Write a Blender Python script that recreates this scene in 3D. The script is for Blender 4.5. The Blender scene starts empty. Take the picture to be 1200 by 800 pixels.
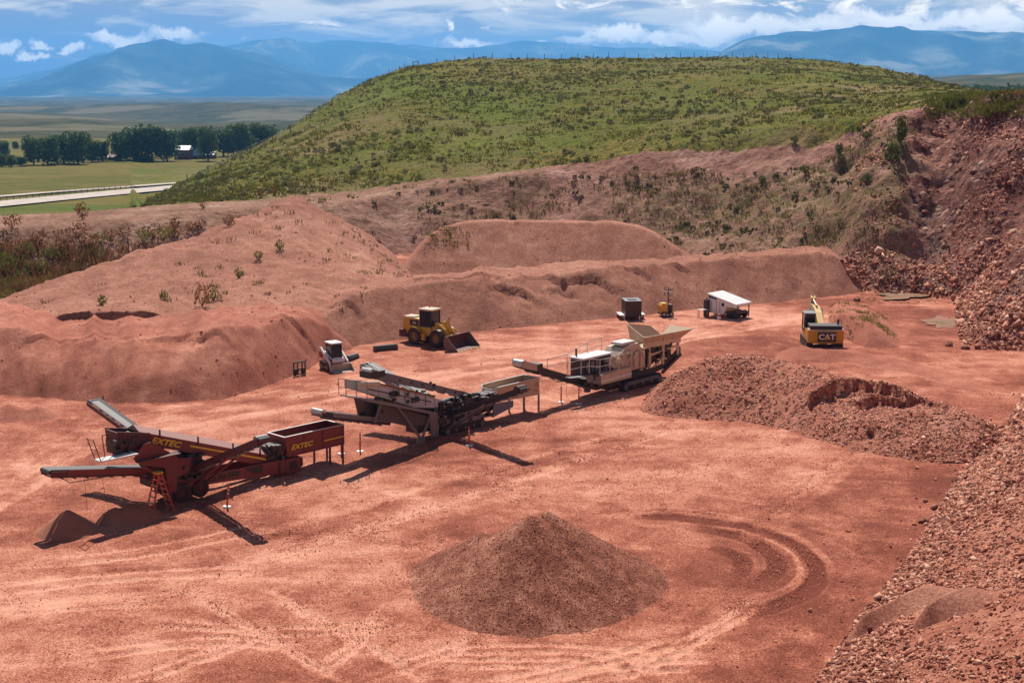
import bpy, bmesh, math, random
import numpy as np
R = math.radians
random.seed(7); RNG = np.random.default_rng(11)
SC = bpy.context.scene
COL = SC.collection

# ------------------------------------------------------------------ camera geometry (also used to survey the site from the photo)
F, H = 1600.0, 20.5
P = math.atan(292 / F); cp, sp = math.cos(P), math.sin(P)
def ray(u, v):
    r, q = u - 600, 400 - v
    return r, F * cp + q * sp, -F * sp + q * cp
def gnd(u, v, z=0.0):
    d = ray(u, v); t = (z - H) / d[2]
    return d[0] * t, d[1] * t
def at(u, v, Y):
    d = ray(u, v); t = Y / d[1]
    return d[0] * t, Y, H + d[2] * t
def zat(u, v, Y): return at(u, v, Y)[2]
def UU(x, y): return 600 + F * x / (y * cp + H * sp)

cam = bpy.data.cameras.new('camera'); camo = bpy.data.objects.new('camera', cam); COL.objects.link(camo)
camo.location = (0, 0, H); camo.rotation_euler = (math.pi / 2 - P, 0, 0)
cam.sensor_width = 36; cam.lens = 48; cam.clip_start = 0.5; cam.clip_end = 90000
SC.camera = camo

# ------------------------------------------------------------------ noise
def _hash(ix, iy, seed):
    h = (ix.astype(np.int64) * 374761393 + iy.astype(np.int64) * 668265263 + seed * 974711) & 0xFFFFFFFF
    h = ((h ^ (h >> 13)) * 1274126177) & 0xFFFFFFFF
    return ((h ^ (h >> 16)) & 0xFFFFFF) / float(0xFFFFFF)
def vnoise(x, y, seed=0):
    x = np.asarray(x, float); y = np.asarray(y, float)
    ix = np.floor(x); iy = np.floor(y); fx = x - ix; fy = y - iy
    fx = fx * fx * fx * (fx * (fx * 6 - 15) + 10); fy = fy * fy * fy * (fy * (fy * 6 - 15) + 10)
    a = _hash(ix, iy, seed); b = _hash(ix + 1, iy, seed); c = _hash(ix, iy + 1, seed); d = _hash(ix + 1, iy + 1, seed)
    return (a + (b - a) * fx + (c - a) * fy + (a - b - c + d) * fx * fy) * 2 - 1
def fbm(x, y, seed=0, octv=4, gain=0.5):
    s = 0; a = 1; t = 0
    for i in range(octv):
        s = s + a * vnoise(x * 2**i + 13.7 * i, y * 2**i - 7.3 * i, seed + i); t += a; a *= gain
    return s / t
def ridged(x, y, seed=0, octv=4):
    s = 0; a = 1; t = 0
    for i in range(octv):
        s = s + a * (1 - np.abs(vnoise(x * 2**i + 3.1 * i, y * 2**i + 9.2 * i, seed + i))); t += a; a *= 0.5
    return s / t
def sstep(a, b, x):
    t = np.clip((x - a) / (b - a), 0, 1); return t * t * (3 - 2 * t)
def smin(a, b, k):
    h = np.clip(0.5 + 0.5 * (b - a) / k, 0, 1)
    return b + (a - b) * h - k * h * (1 - h)

# ------------------------------------------------------------------ object helpers
def props(o, label=None, cat=None, group=None, kind=None):
    if label: o['label'] = label
    if cat: o['category'] = cat
    if group: o['group'] = group
    if kind: o['kind'] = kind
    return o
def empty(name, loc, rz=0.0, label=None, cat=None, group=None, rx=0.0, ry=0.0):
    o = bpy.data.objects.new(name, None); COL.objects.link(o); o.empty_display_size = 0.3
    o.location = loc; o.rotation_euler = (rx, ry, rz)
    return props(o, label, cat, group)
def link_mesh(name, me, mat, parent=None, smooth=False):
    if mat is not None:
        for m in (mat if isinstance(mat, (list, tuple)) else [mat]): me.materials.append(m)
    if smooth: me.polygons.foreach_set('use_smooth', np.ones(len(me.polygons), bool))
    o = bpy.data.objects.new(name, me); COL.objects.link(o)
    if parent is not None: o.parent = parent
    return o
def np_mesh(name, V, Fq, attrs=None):
    """V (n,3) array, Fq (m,3|4) int array -> mesh"""
    me = bpy.data.meshes.new(name)
    V = np.asarray(V, np.float32); Fq = np.asarray(Fq, np.int32); k = Fq.shape[1]
    me.vertices.add(len(V)); me.vertices.foreach_set('co', V.ravel())
    me.loops.add(Fq.size); me.loops.foreach_set('vertex_index', Fq.ravel())
    me.polygons.add(len(Fq)); me.polygons.foreach_set('loop_start', np.arange(0, Fq.size, k, dtype=np.int32))
    me.update(calc_edges=True)
    for n, a in (attrs or {}).items():
        at_ = me.attributes.new(n, 'FLOAT', 'POINT'); at_.data.foreach_set('value', np.asarray(a, np.float32))
    me.validate()
    return me
class MB:
    """collects solids that make ONE part"""
    def __init__(s): s.v = []; s.f = []
    def add(s, vs, fs):
        n = len(s.v); s.v += [tuple(p) for p in vs]; s.f += [tuple(i + n for i in f) for f in fs]; return s
    def hexa(s, a):  # 8 points: bottom 4 ccw, top 4 ccw
        return s.add(a, [(3, 2, 1, 0), (4, 5, 6, 7), (0, 1, 5, 4), (1, 2, 6, 5), (2, 3, 7, 6), (3, 0, 4, 7)])
    def box(s, x0, x1, y0, y1, z0, z1):
        return s.hexa([(x0, y0, z0), (x1, y0, z0), (x1, y1, z0), (x0, y1, z0), (x0, y0, z1), (x1, y0, z1), (x1, y1, z1), (x0, y1, z1)])
    def prism(s, prof, y0, y1):  # profile in XZ (any order), extruded along y
        n = len(prof); area = sum(prof[i][0] * prof[(i + 1) % n][1] - prof[(i + 1) % n][0] * prof[i][1] for i in range(n))
        if area < 0: prof = prof[::-1]
        vs = [(x, y0, z) for x, z in prof] + [(x, y1, z) for x, z in prof]
        fs = [tuple(range(n)), tuple(range(2 * n - 1, n - 1, -1))] + [(i, i + n, (i + 1) % n + n, (i + 1) % n) for i in range(n)]
        return s.add(vs, fs)
    def prismx(s, prof, x0, x1):  # profile in YZ, extruded along x
        n = len(prof); area = sum(prof[i][0] * prof[(i + 1) % n][1] - prof[(i + 1) % n][0] * prof[i][1] for i in range(n))
        if area < 0: prof = prof[::-1]
        vs = [(x0, y, z) for y, z in prof] + [(x1, y, z) for y, z in prof]
        fs = [tuple(range(n - 1, -1, -1)), tuple(range(n, 2 * n))] + [(i, (i + 1) % n, (i + 1) % n + n, i + n) for i in range(n)]
        return s.add(vs, fs)
    def beam(s, p, q, w=0.08, h=None, up=(0, 0, 1)):
        h = h or w; p = np.array(p, float); q = np.array(q, float); d = q - p; L = np.linalg.norm(d)
        if L < 1e-6: return s
        d /= L; u = np.array(up, float)
        if abs(d @ u) > 0.98: u = np.array((1., 0, 0))
        sd = np.cross(d, u); sd /= np.linalg.norm(sd); u = np.cross(sd, d)
        a = [p + sd * w / 2 * i + u * h / 2 * j for j in (-1, 1) for i in (0,)]
        pts = []
        for j in (-1, 1):
            for (e, i) in ((p, 1), (q, 1), (q, -1), (p, -1)): pts.append(e + sd * i * w / 2 + u * j * h / 2)
        # orientation: make ccw from above
        return s.hexa([pts[0], pts[1], pts[2], pts[3], pts[4], pts[5], pts[6], pts[7]])
    def tube(s, pts, r, n=7, caps=True):
        pts = [np.array(p, float) for p in pts]; rings = []
        for i, p in enumerate(pts):
            d = pts[min(i + 1, len(pts) - 1)] - pts[max(i - 1, 0)]; d /= np.linalg.norm(d) + 1e-9
            u = np.array((0., 0, 1)) if abs(d[2]) < 0.95 else np.array((1., 0, 0))
            a = np.cross(d, u); a /= np.linalg.norm(a); b = np.cross(d, a)
            rr = r[i] if isinstance(r, (list, tuple)) else r
            rings.append([p + rr * (math.cos(2 * math.pi * k / n) * a + math.sin(2 * math.pi * k / n) * b) for k in range(n)])
        vs = [v for g in rings for v in g]
        fs = [(i * n + k, i * n + (k + 1) % n, (i + 1) * n + (k + 1) % n, (i + 1) * n + k) for i in range(len(pts) - 1) for k in range(n)]
        if caps: fs += [tuple(range(n - 1, -1, -1)), tuple(range((len(pts) - 1) * n, len(pts) * n))]
        return s.add(vs, fs)
    def cyl(s, p, q, r, n=16): return s.tube([p, q], r, n)
    def lathe_y(s, c, prof, n=24):  # profile (radius, y) around the y axis through c
        vs = []; m = len(prof)
        for k in range(n):
            a = 2 * math.pi * k / n
            vs += [(c[0] + r * math.cos(a), c[1] + y, c[2] + r * math.sin(a)) for r, y in prof]
        fs = [(k * m + j, k * m + j + 1, ((k + 1) % n) * m + j + 1, ((k + 1) % n) * m + j) for k in range(n) for j in range(m - 1)]
        return s.add(vs, fs)
    def build(s, name, mat, parent=None, smooth=False, bevel=0.0):
        me = bpy.data.meshes.new(name); me.from_pydata([tuple(map(float, p)) for p in s.v], [], s.f); me.update()
        bm = bmesh.new(); bm.from_mesh(me); bmesh.ops.recalc_face_normals(bm, faces=bm.faces)
        bm.to_mesh(me); bm.free()
        o = link_mesh(name, me, mat, parent, smooth)
        if bevel:
            b = o.modifiers.new('bevel', 'BEVEL'); b.width = bevel; b.segments = 2; b.limit_method = 'ANGLE'
        return o
def text(name, body, size, mat, parent, loc, rot, shear=0.0, sx=1.0, align='LEFT', thick=0.012, bold=0.02):
    c = bpy.data.curves.new(name, 'FONT'); c.body = body; c.size = size; c.shear = shear; c.extrude = thick / 2; c.offset = bold * size
    c.align_x = align; c.resolution_u = 3
    tmp = bpy.data.objects.new(name, c); COL.objects.link(tmp); dg = bpy.context.evaluated_depsgraph_get(); me = bpy.data.meshes.new_from_object(tmp.evaluated_get(dg)); me.materials.clear(); me.materials.append(mat); bpy.data.objects.remove(tmp)
    o = bpy.data.objects.new(name, me); COL.objects.link(o); o.parent = parent; o.location = loc; o.rotation_euler = rot; o.scale = (sx, 1, 1)
    return o

# ------------------------------------------------------------------ materials
def newmat(name):
    m = bpy.data.materials.new(name); m.use_nodes = True; nt = m.node_tree; b = nt.nodes['Principled BSDF']
    return m, nt, b
def N(nt, t, **kw):
    n = nt.nodes.new(t)
    for k, v in kw.items():
        if k in n.inputs: n.inputs[k].default_value = v
        else: setattr(n, k, v)
    return n
def ramp(nt, fac, stops, interp='LINEAR'):
    r = nt.nodes.new('ShaderNodeValToRGB'); cr = r.color_ramp; cr.interpolation = interp
    while len(cr.elements) < len(stops): cr.elements.new(0.5)
    for e, (p, c) in zip(cr.elements, stops): e.position = p; e.color = (*c, 1)
    nt.links.new(fac, r.inputs[0]); return r.outputs[0]
def mix(nt, fac, a, b, blend='MIX'):
    m = nt.nodes.new('ShaderNodeMix'); m.data_type = 'RGBA'; m.blend_type = blend
    for s, v in ((m.inputs[0], fac), (m.inputs[6], a), (m.inputs[7], b)):
        if hasattr(v, 'is_linked') or hasattr(v, 'links'): nt.links.new(v, s)
        elif isinstance(v, (int, float)): s.default_value = v
        else: s.default_value = (*v, 1)
    return m.outputs[2]
def math_(nt, op, a, b=0.0, clamp=False):
    m = nt.nodes.new('ShaderNodeMath'); m.operation = op; m.use_clamp = clamp
    for s, v in ((m.inputs[0], a), (m.inputs[1], b)):
        if hasattr(v, 'links'): nt.links.new(v, s)
        else: s.default_value = v
    return m.outputs[0]
def noise(nt, scale, detail=6, rough=0.55, vec=None, dist=0.0):
    n = N(nt, 'ShaderNodeTexNoise'); n.inputs['Scale'].default_value = scale; n.inputs['Detail'].default_value = detail
    n.inputs['Roughness'].default_value = rough; n.inputs['Distortion'].default_value = dist
    if vec is not None: nt.links.new(vec, n.inputs['Vector'])
    return n.outputs['Fac']
def pos(nt): return N(nt, 'ShaderNodeNewGeometry').outputs['Position']
def stretch(nt, v, sc, rz=0.0):
    m = N(nt, 'ShaderNodeMapping'); m.inputs['Scale'].default_value = sc; m.inputs['Rotation'].default_value = (0, 0, rz)
    nt.links.new(v, m.inputs['Vector']); return m.outputs[0]
def attr(nt, n):
    a = N(nt, 'ShaderNodeAttribute'); a.attribute_name = n; return a.outputs['Fac']
def bump(nt, bsdf, h, dist, strength=1.0):
    b = N(nt, 'ShaderNodeBump'); b.inputs['Distance'].default_value = dist; b.inputs['Strength'].default_value = strength
    nt.links.new(h, b.inputs['Height']); nt.links.new(b.outputs[0], bsdf.inputs['Normal'])

def dirt(name, dark, mid, light, grain=0.5, bump_d=0.06, grains=9.0, stones=0.0, stone_col=((.16, .07, .06), (.34, .14, .09), (.5, .33, .25)), stone_scale=3.0, streak=None, fine=(.6, .4), patch=None):
    wm_ = lambda c: (c[0] * 1.02, c[1] * .88, c[2] * .80)
    dark, mid, light = wm_(dark), wm_(mid), wm_(light); stone_col = [wm_(c) for c in stone_col]
    m, nt, b = newmat(name); p = pos(nt)
    n1 = noise(nt, 0.07, 8, 0.62, p); n2 = noise(nt, 0.55, 6, 0.6, p, 0.4); n3 = math_(nt, 'ADD', math_(nt, 'MULTIPLY', noise(nt, grains, 5, 0.7, p), fine[0]), math_(nt, 'MULTIPLY', noise(nt, grains * 3.3, 3, 0.7, p), fine[1]))
    f = math_(nt, 'ADD', math_(nt, 'MULTIPLY', n1, 0.85), math_(nt, 'ADD', math_(nt, 'MULTIPLY', n2, 0.75), -.385))
    f = math_(nt, 'ADD', f, math_(nt, 'MULTIPLY', math_(nt, 'SUBTRACT', n3, 0.5), grain))
    if streak:
        ns = noise(nt, 1.0, 6, 0.6, stretch(nt, p, streak[0], streak[1]))
        f = math_(nt, 'ADD', f, math_(nt, 'MULTIPLY', math_(nt, 'SUBTRACT', ns, 0.5), streak[2]))
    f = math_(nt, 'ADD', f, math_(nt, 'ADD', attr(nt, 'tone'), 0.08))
    c = ramp(nt, f, [(0.22, dark), (0.5, mid), (0.8, light)])
    if patch: c = mix(nt, ramp(nt, noise(nt, patch[0], 6, .62, p), [(patch[2], (0, 0, 0)), (patch[2] + .10, (.8, .8, .8))]), c, mix(nt, ramp(nt, n3, [(.3, (0, 0, 0)), (.7, (1, 1, 1))]), tuple(q * .5 for q in patch[1]), tuple(q * 1.5 for q in patch[1])))
    hgt = n3
    if stones > 0:
        vo = N(nt, 'ShaderNodeTexVoronoi'); vo.inputs['Scale'].default_value = stone_scale; nt.links.new(p, vo.inputs['Vector'])
        sep = N(nt, 'ShaderNodeSeparateColor'); nt.links.new(vo.outputs['Color'], sep.inputs[0])
        sc = ramp(nt, sep.outputs[0], [(0.1, stone_col[0]), (0.55, stone_col[1]), (0.95, stone_col[2])])
        cover = math_(nt, 'ADD', noise(nt, 0.18, 5, 0.6, p), math_(nt, 'SUBTRACT', sep.outputs[1], 0.5))
        msk = ramp(nt, cover, [(max(0.0, 0.72 - stones * 0.6), (0, 0, 0)), (min(1, 0.86 - stones * 0.5), (1, 1, 1))])
        c = mix(nt, math_(nt, 'MULTIPLY', msk, 0.85), c, sc)
        hgt = math_(nt, 'ADD', n3, math_(nt, 'MULTIPLY', math_(nt, 'SUBTRACT', 0.6, vo.outputs['Distance']), math_(nt, 'MULTIPLY', msk, 1.6)))
    nt.links.new(c, b.inputs['Base Color']); b.inputs['Roughness'].default_value = 0.95; b.inputs['Specular IOR Level'].default_value = 0.15
    bump(nt, b, hgt, bump_d, 1.0)
    return m
def paint(name, col, dust=0.35, rough=0.5, metal=0.0, dustcol=(.30, .15, .10), wear=0.25):
    m, nt, b = newmat(name)
    tc = N(nt, 'ShaderNodeTexCoord').outputs['Object']; g = N(nt, 'ShaderNodeNewGeometry')
    sep = N(nt, 'ShaderNodeSeparateXYZ'); nt.links.new(g.outputs['Normal'], sep.inputs[0])
    up = math_(nt, 'MULTIPLY', math_(nt, 'MAXIMUM', sep.outputs[2], 0.0), 0.55)
    n = noise(nt, 1.7, 7, 0.65, tc); n2 = noise(nt, 11, 4, 0.6, tc)
    f = math_(nt, 'MULTIPLY', math_(nt, 'ADD', up, math_(nt, 'MULTIPLY', math_(nt, 'SUBTRACT', n, .32), 0.9)), dust)
    c1 = mix(nt, math_(nt, 'MULTIPLY', n2, wear), col, tuple(x * 0.55 for x in col))
    c = mix(nt, math_(nt, 'MINIMUM', f, 0.9), c1, dustcol)
    nt.links.new(c, b.inputs['Base Color']); b.inputs['Metallic'].default_value = metal
    r = math_(nt, 'ADD', math_(nt, 'MULTIPLY', f, 0.5), rough, True); nt.links.new(r, b.inputs['Roughness'])
    return m
def plain(name, col, rough=0.6, metal=0.0):
    m, nt, b = newmat(name)
    tc = N(nt, 'ShaderNodeTexCoord').outputs['Object']
    c = mix(nt, math_(nt, 'MULTIPLY', noise(nt, 6, 5, 0.6, tc), 0.5), col, tuple(x * 0.6 for x in col))
    nt.links.new(c, b.inputs['Base Color']); b.inputs['Roughness'].default_value = rough; b.inputs['Metallic'].default_value = metal
    return m
def leafmat(name, c1, c2, c3, scale=0.35):
    m, nt, b = newmat(name); p = pos(nt)
    f = math_(nt, 'ADD', math_(nt, 'MULTIPLY', noise(nt, scale, 3, 0.6, p), 0.7), math_(nt, 'MULTIPLY', noise(nt, scale * 9, 2, 0.5, p), 0.3))
    nt.links.new(ramp(nt, f, [(0.3, c1), (0.5, c2), (0.7, c3)]), b.inputs['Base Color']); b.inputs['Roughness'].default_value = 0.8
    b.inputs['Specular IOR Level'].default_value = 0.2
    tl = N(nt, 'ShaderNodeBsdfTranslucent'); nt.links.new(b.inputs['Base Color'].links[0].from_socket, tl.inputs['Color']); ms = N(nt, 'ShaderNodeMixShader'); ms.inputs[0].default_value = .22
    nt.links.new(b.outputs[0], ms.inputs[1]); nt.links.new(tl.outputs[0], ms.inputs[2]); nt.links.new(ms.outputs[0], nt.nodes['Material Output'].inputs['Surface'])
    return m
M = {}
M['floor'] = dirt('pit floor dirt', (.19, .055, .034), (.43, .155, .099), (.74, .41, .30), 2.0, 0.07, 4.5, 0.0,
                  streak=((.035, .40, 1), R(-52), 0.5), fine=(.25, .75))
M['bank'] = dirt('bank dirt', (.15, .066, .044), (.27, .125, .085), (.40, .215, .15), 0.6, 0.25, 2.2, 0.0)
M['rock'] = dirt('broken rock face', (.15, .058, .046), (.41, .20, .15), (.64, .40, .31), 1.6, 0.5, 1.6, 0.25, ((.10, .045, .045), (.26, .11, .085), (.52, .36, .28)), 1.5, patch=(.09, (.25, .165, .14), .52))
M['talus'] = dirt('rubble slope dirt', (.22, .075, .05), (.38, .15, .10), (.54, .28, .20), 1.8, 0.14, 4.0, 0.0, ((.12, .055, .05), (.32, .13, .085), (.56, .38, .29)), 4.0)
M['fines'] = dirt('fine red gravel', (.25, .09, .06), (.41, .16, .11), (.58, .29, .205), 1.5, 0.07, 6.0)
M['old'] = dirt('weathered gravel', (.23, .10, .07), (.38, .178, .124), (.54, .31, .23), 1.7, 0.12, 4.0)
M['cone'] = dirt('crushed gravel', (.20, .075, .052), (.40, .17, .115), (.60, .35, .26), 2.2, 0.08, 9, 0.0, ((.12, .05, .04), (.28, .11, .075), (.5, .3, .22)), 9.0)
M['rockpile'] = dirt('crushed rock pile', (.27, .095, .065), (.50, .205, .14), (.64, .35, .26), 1.8, 0.12, 6.0, 0.3, ((.12, .05, .045), (.30, .12, .085), (.52, .33, .25)), 5.5)
M['sand'] = dirt('red sand', (.28, .11, .07), (.40, .18, .12), (.52, .27, .19), 0.4, 0.04, 8.0)
# ------------------------------------------------------------------ terrain
PIT = [  # toe of the pit walls, x y and wall slope beyond each edge start
 (-80, 138, .5), gnd(0, 332) + (.5,), gnd(200, 318) + (.5,), gnd(330, 308) + (.5,), gnd(480, 300) + (.52,), gnd(620, 302) + (.52,), gnd(760, 308) + (.50,), gnd(880, 322) + (.55,),
 gnd(960, 335) + (.62,), gnd(1020, 343) + (.72,), gnd(1075, 346) + (.85,), gnd(1118, 352) + (.85,), gnd(1120, 378) + (.8,), gnd(1126, 400) + (.75,), gnd(1142, 409) + (.7,), gnd(1230, 414) + (.6,),
 gnd(1250, 440) + (.6,), gnd(1205, 462) + (.62,), gnd(1165, 510) + (.62,), gnd(1118, 565) + (.62,), gnd(1072, 640) + (.62,), gnd(1032, 690) + (.6,), gnd(990, 745) + (.6,), gnd(955, 795) + (.6,), (8.6, 41, .6), (6.0, 31, .6),
 (0, 27, .62), (-25, 29, .6), (-60, 50, .5), (-95, 90, .5)]
TRENCH = [(at(1128, 122, 172)[0], 172.0), (at(1100, 230, 158)[0], 158.0), (gnd(1080, 335)[0], 144.0)]
PX = np.array([p[0] for p in PIT]); PY = np.array([p[1] for p in PIT]); PS = np.array([p[2] for p in PIT])
def pit_dist(x, y):
    n = len(PX); dmin = np.full(x.shape, 1e9); ws = np.zeros(x.shape); wt = np.zeros(x.shape); ins = np.zeros(x.shape, bool)
    for i in range(n):
        ax, ay, bx, by = PX[i], PY[i], PX[(i + 1) % n], PY[(i + 1) % n]; dx, dy = bx - ax, by - ay
        t = np.clip(((x - ax) * dx + (y - ay) * dy) / (dx * dx + dy * dy), 0, 1)
        d = np.hypot(x - ax - t * dx, y - ay - t * dy); dmin = np.minimum(dmin, d)
        w = 1 / (d + 1.5)**4; ws += w * (PS[i] + (PS[(i + 1) % n] - PS[i]) * t); wt += w
        c = ((ay > y) != (by > y)) & (x < (bx - ax) * (y - ay) / (by - ay + 1e-12) + ax); ins ^= c
    return np.where(ins, 0, dmin), ws / wt
# natural ground: one profile per bearing
UK = [-600, 0, 100, 150, 165, 180, 215, 250, 300, 350, 400, 440, 480, 520, 560, 600, 700, 800, 850, 950, 1000, 1030, 1060, 1080, 1120, 1150, 1200, 1500, 2600]
def tab(us, vs): return lambda u: np.interp(u, us, vs)
VR = tab([-600, 0, 100, 200, 300, 400, 450, 500, 600, 700, 800, 900, 1000, 1060, 1100, 1130, 1160, 1200, 1500, 2600], [262, 253, 248, 241, 236, 227, 222, 214, 204, 189, 171, 157, 142, 129, 118, 112, 112, 104, 80, 40])
DR = tab([-600, 0, 300, 400, 600, 800, 1000, 1060, 1130, 1200, 1500, 2600], [178, 178, 190, 197, 192, 187, 176, 172, 168, 158, 135, 60])
VT = tab([165, 180, 215, 250, 300, 350, 400, 440, 480, 520, 560, 700, 850, 950, 1030, 1080, 1120, 1150, 1200], [244, 231, 212, 195, 172, 145, 112, 93, 77, 70, 67, 67, 69, 73, 81, 91, 104, 111, 108])
DT = tab([150, 250, 300, 350, 400, 440, 480, 520, 560, 700, 850, 950, 1030, 1080, 1120, 1150, 1200], [262, 290, 305, 320, 335, 350, 365, 380, 390, 410, 420, 410, 390, 360, 320, 280, 250])
cols = {k: [] for k in range(10)}
for u in UK:
    dr, zr = float(DR(u)), 0.0; zr = zat(u, float(VR(u)), dr)
    wl = float(np.clip((1100 - u) / 600, 0, 1))           # 1 on the valley side, 0 on the upland side
    if u <= 150:
        kn = [(0.6 * dr, zr + 1.0), (dr, zr), (dr + 45, -4.5), (300, -11.5), (560, -12.6), (900, -15), (2000, -19), (4500, -24), (9000, -20), (40000, 0)]
    else:
        dt = float(DT(u)); zt = zat(u, float(VT(u)), dt)
        bz = -12.5 if u <= 400 else float(np.interp(u, [400, 520, 900, 1100, 1150, 1200], [-12.5, 18, 20, 16, 17.5, 17.5]))
        if u >= 1200: zt = max(zt, zr - 1)
        fr_ = 0.5
        zm = zr + (zt - zr) * (0.62 if u < 1000 else 0.5)
        far = lambda a, b: float(np.interp(u, [400, 1130], [a, b]))
        kn = [(0.6 * dr, zr + 0.6 if u < 1150 else zr + 3), (dr, zr), (dr + (dt - dr) * fr_, zm), (dt, zt), (dt + 130, bz), (max(900, dt + 300), far(-15, 17)), (2000, far(-19, 33)), (4500, far(-24, 62)), (9000, far(-20, 118)), (40000, far(0, 300))]
    for k in range(10): cols[k].append(kn[k])
DK = [np.array([c[0] for c in cols[k]]) for k in range(10)]; ZK = [np.array([c[1] for c in cols[k]]) for k in range(10)]
UKA = np.array(UK, float)
def natural(x, y):
    yy = np.maximum(y, 5); u = UU(x, yy)
    D = [np.interp(u, UKA, d) for d in DK]; Z = [np.interp(u, UKA, z) for z in ZK]
    z = np.where(y < D[0], Z[0], 0.0)
    for k in range(9):
        t = np.clip((y - D[k]) / (D[k + 1] - D[k]), 0, 1)
        s = t * 0.45 + 0.55 * t * t * (3 - 2 * t) if k in (3, 4, 5) else t
        z = np.where((y >= D[k]) & (y < D[k + 1]), Z[k] + (Z[k + 1] - Z[k]) * s, z)
    z = np.where(y >= D[9], Z[9], z)
    wob = sstep(0, 60, y - D[1]) * (1 - sstep(450, 520, y)); hillw = (u > 150)
    z = z + wob * hillw * (fbm(x / 34, y / 34, 5, 4) * 1.0)
    z = z + (fbm(x / 520, y / 420, 8, 4) * 20 + ridged(x / 1300, y / 800, 31, 3) * 34 - 22) * sstep(850, 1900, y) * (1 - 0.0 * u)
    return z
def G_base(x, y):
    x = np.asarray(x, float); y = np.asarray(y, float); shp = x.shape; x = np.atleast_1d(x); y = np.atleast_1d(y)
    d, s = pit_dist(x, y); nat = natural(x, y) - 0.0
    rocky = sstep(22, 34, x - 0.10 * (y - 100)) * sstep(40, 60, y) * (1 - sstep(185, 215, y))
    n = fbm(x / 9, y / 9, 21, 5) * 1.0 + (ridged(x / 14, y / 14, 41, 4) - .62) * 4.2 * rocky
    n = n + (fbm(x / 2.6, y / 2.6, 77, 3)) * (0.22 + 0.5 * rocky * sstep(95, 115, y))
    wall = s * d * (1 + 0.0 * n) + n * sstep(0.3, 7, d)
    tb_ = np.full(x.shape, 1e9)
    for (ax, ay), (bx, by) in zip(TRENCH[:-1], TRENCH[1:]):
        t = np.clip(((x - ax) * (bx - ax) + (y - ay) * (by - ay)) / ((bx - ax)**2 + (by - ay)**2), 0, 1); tb_ = np.minimum(tb_, np.hypot(x - ax - t * (bx - ax), y - ay - t * (by - ay)))
    wall = wall + sstep(1, 8, d) * (1.8 * np.exp(-((tb_ - 7.0) / 4)**2) - 2.8 * np.exp(-(tb_ / 3.0)**2))
    hh = wall / 3.2 + fbm(x / 12, y / 12, 19, 3) * .6; wall = wall + rocky * sstep(100, 116, y) * sstep(2, 6, d) * (np.floor(hh) + sstep(.25, .75, hh - np.floor(hh)) - hh) * .45
    n = n + 0.0
    wall = wall + sstep(2, 8, d) * (1 - rocky) * (ridged(x / 5, y / 5, 17, 4) - .62) * 1.0
    fl = fbm(x / 16, y / 16, 3, 4) * 0.16 + fbm(x / 4.0, y / 4.0, 9, 3) * 0.06
    g = np.where(d > 0, smin(wall, nat, 0.8), 0) + np.where(d < 400, fl, 0) * (1 - sstep(200, 260, y))
    return g.reshape(shp)
def GZ(x, y): return float(G_base(np.array([x]), np.array([y]))[0])

# tracks worn into the floor: list of (points, half width, depth, tone)
def arc(cx, cy, r, a0, a1, n=40): return [(cx + r * math.cos(R(a0 + (a1 - a0) * i / n)), cy + r * math.sin(R(a0 + (a1 - a0) * i / n))) for i in range(n + 1)]
def pline(*uv): return [gnd(*p) for p in uv]
TRK = []
ccx, ccy = 6.9, 57.8
for ox_, oy_, r, w, dp, tn, a0_, a1_ in ((0, 0, 6.45, .50, .10, -.44, -70, 105), (.5, .3, 5.45, .28, -.05, .28, -60, 75), (.4, .5, 4.5, .46, .09, -.42, -48, 82), (.2, .2, 3.6, .3, -.03, .14, -40, 50), (.9, 0, 2.5, .42, .08, -.38, -55, 70), (-.4, .4, 7.5, .25, -.03, .18, -20, 80), (1.0, -.6, 8.2, .3, .03, -.08, 0, 70), (-1, 1, 10.4, .3, .03, .08, 10, 80), (.3, .8, 5.0, .12, .05, -.12, 10, 100), (.1, .6, 7.0, .12, .05, -.10, 30, 110)):
    TRK.append((arc(ccx + ox_, ccy + oy_, r, a0_, a1_), w, dp, tn, .9))
for k in range(10): TRK.append((pline((190 + 8 * k, 608 + 3.2 * k), (300, 603 + 3.4 * k), (400, 600 + 3 * k)), .08, .09, -.12))
for k in range(22):  # haul lane running up past the machines
    o = random.uniform(-14, 14) + k * 3.2
    TRK.append((pline((-80, 640 + o * .8 - 40), (120, 540 + o * .55 - 52), (330, 462 + o * .5 - 10), (560, 425 + o * .35 - 8), (760, 395 + o * .25), (930, 372 + o * .1)), random.uniform(.2, .5), random.uniform(-.03, .05), random.uniform(-.08, .26)))
for k in range(10):
    o = k * 7
    TRK.append((pline((-40, 660 + o), (180, 645 + o), (420, 590 + o * .6), (640, 530 + o * .4), (800, 490 + o * .2)), random.uniform(.2, .5), random.uniform(-.05, .06), random.uniform(-.16, .22)))
for k in range(7):
    TRK.append((pline((860 + 20 * k, 640 - 8 * k), (960 + 14 * k, 560), (1010 + 10 * k, 520 - 5 * k)), .35, random.uniform(-.05, .08), random.uniform(-.1, .15)))
for k in range(6):
    TRK.append((pline((900, 384 + 3 * k), (1000, 412 + 5 * k), (1090, 440 + 7 * k), (1180, 450 + 6 * k)), .4, random.uniform(-.05, .06), random.uniform(-.05, .12)))
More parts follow.
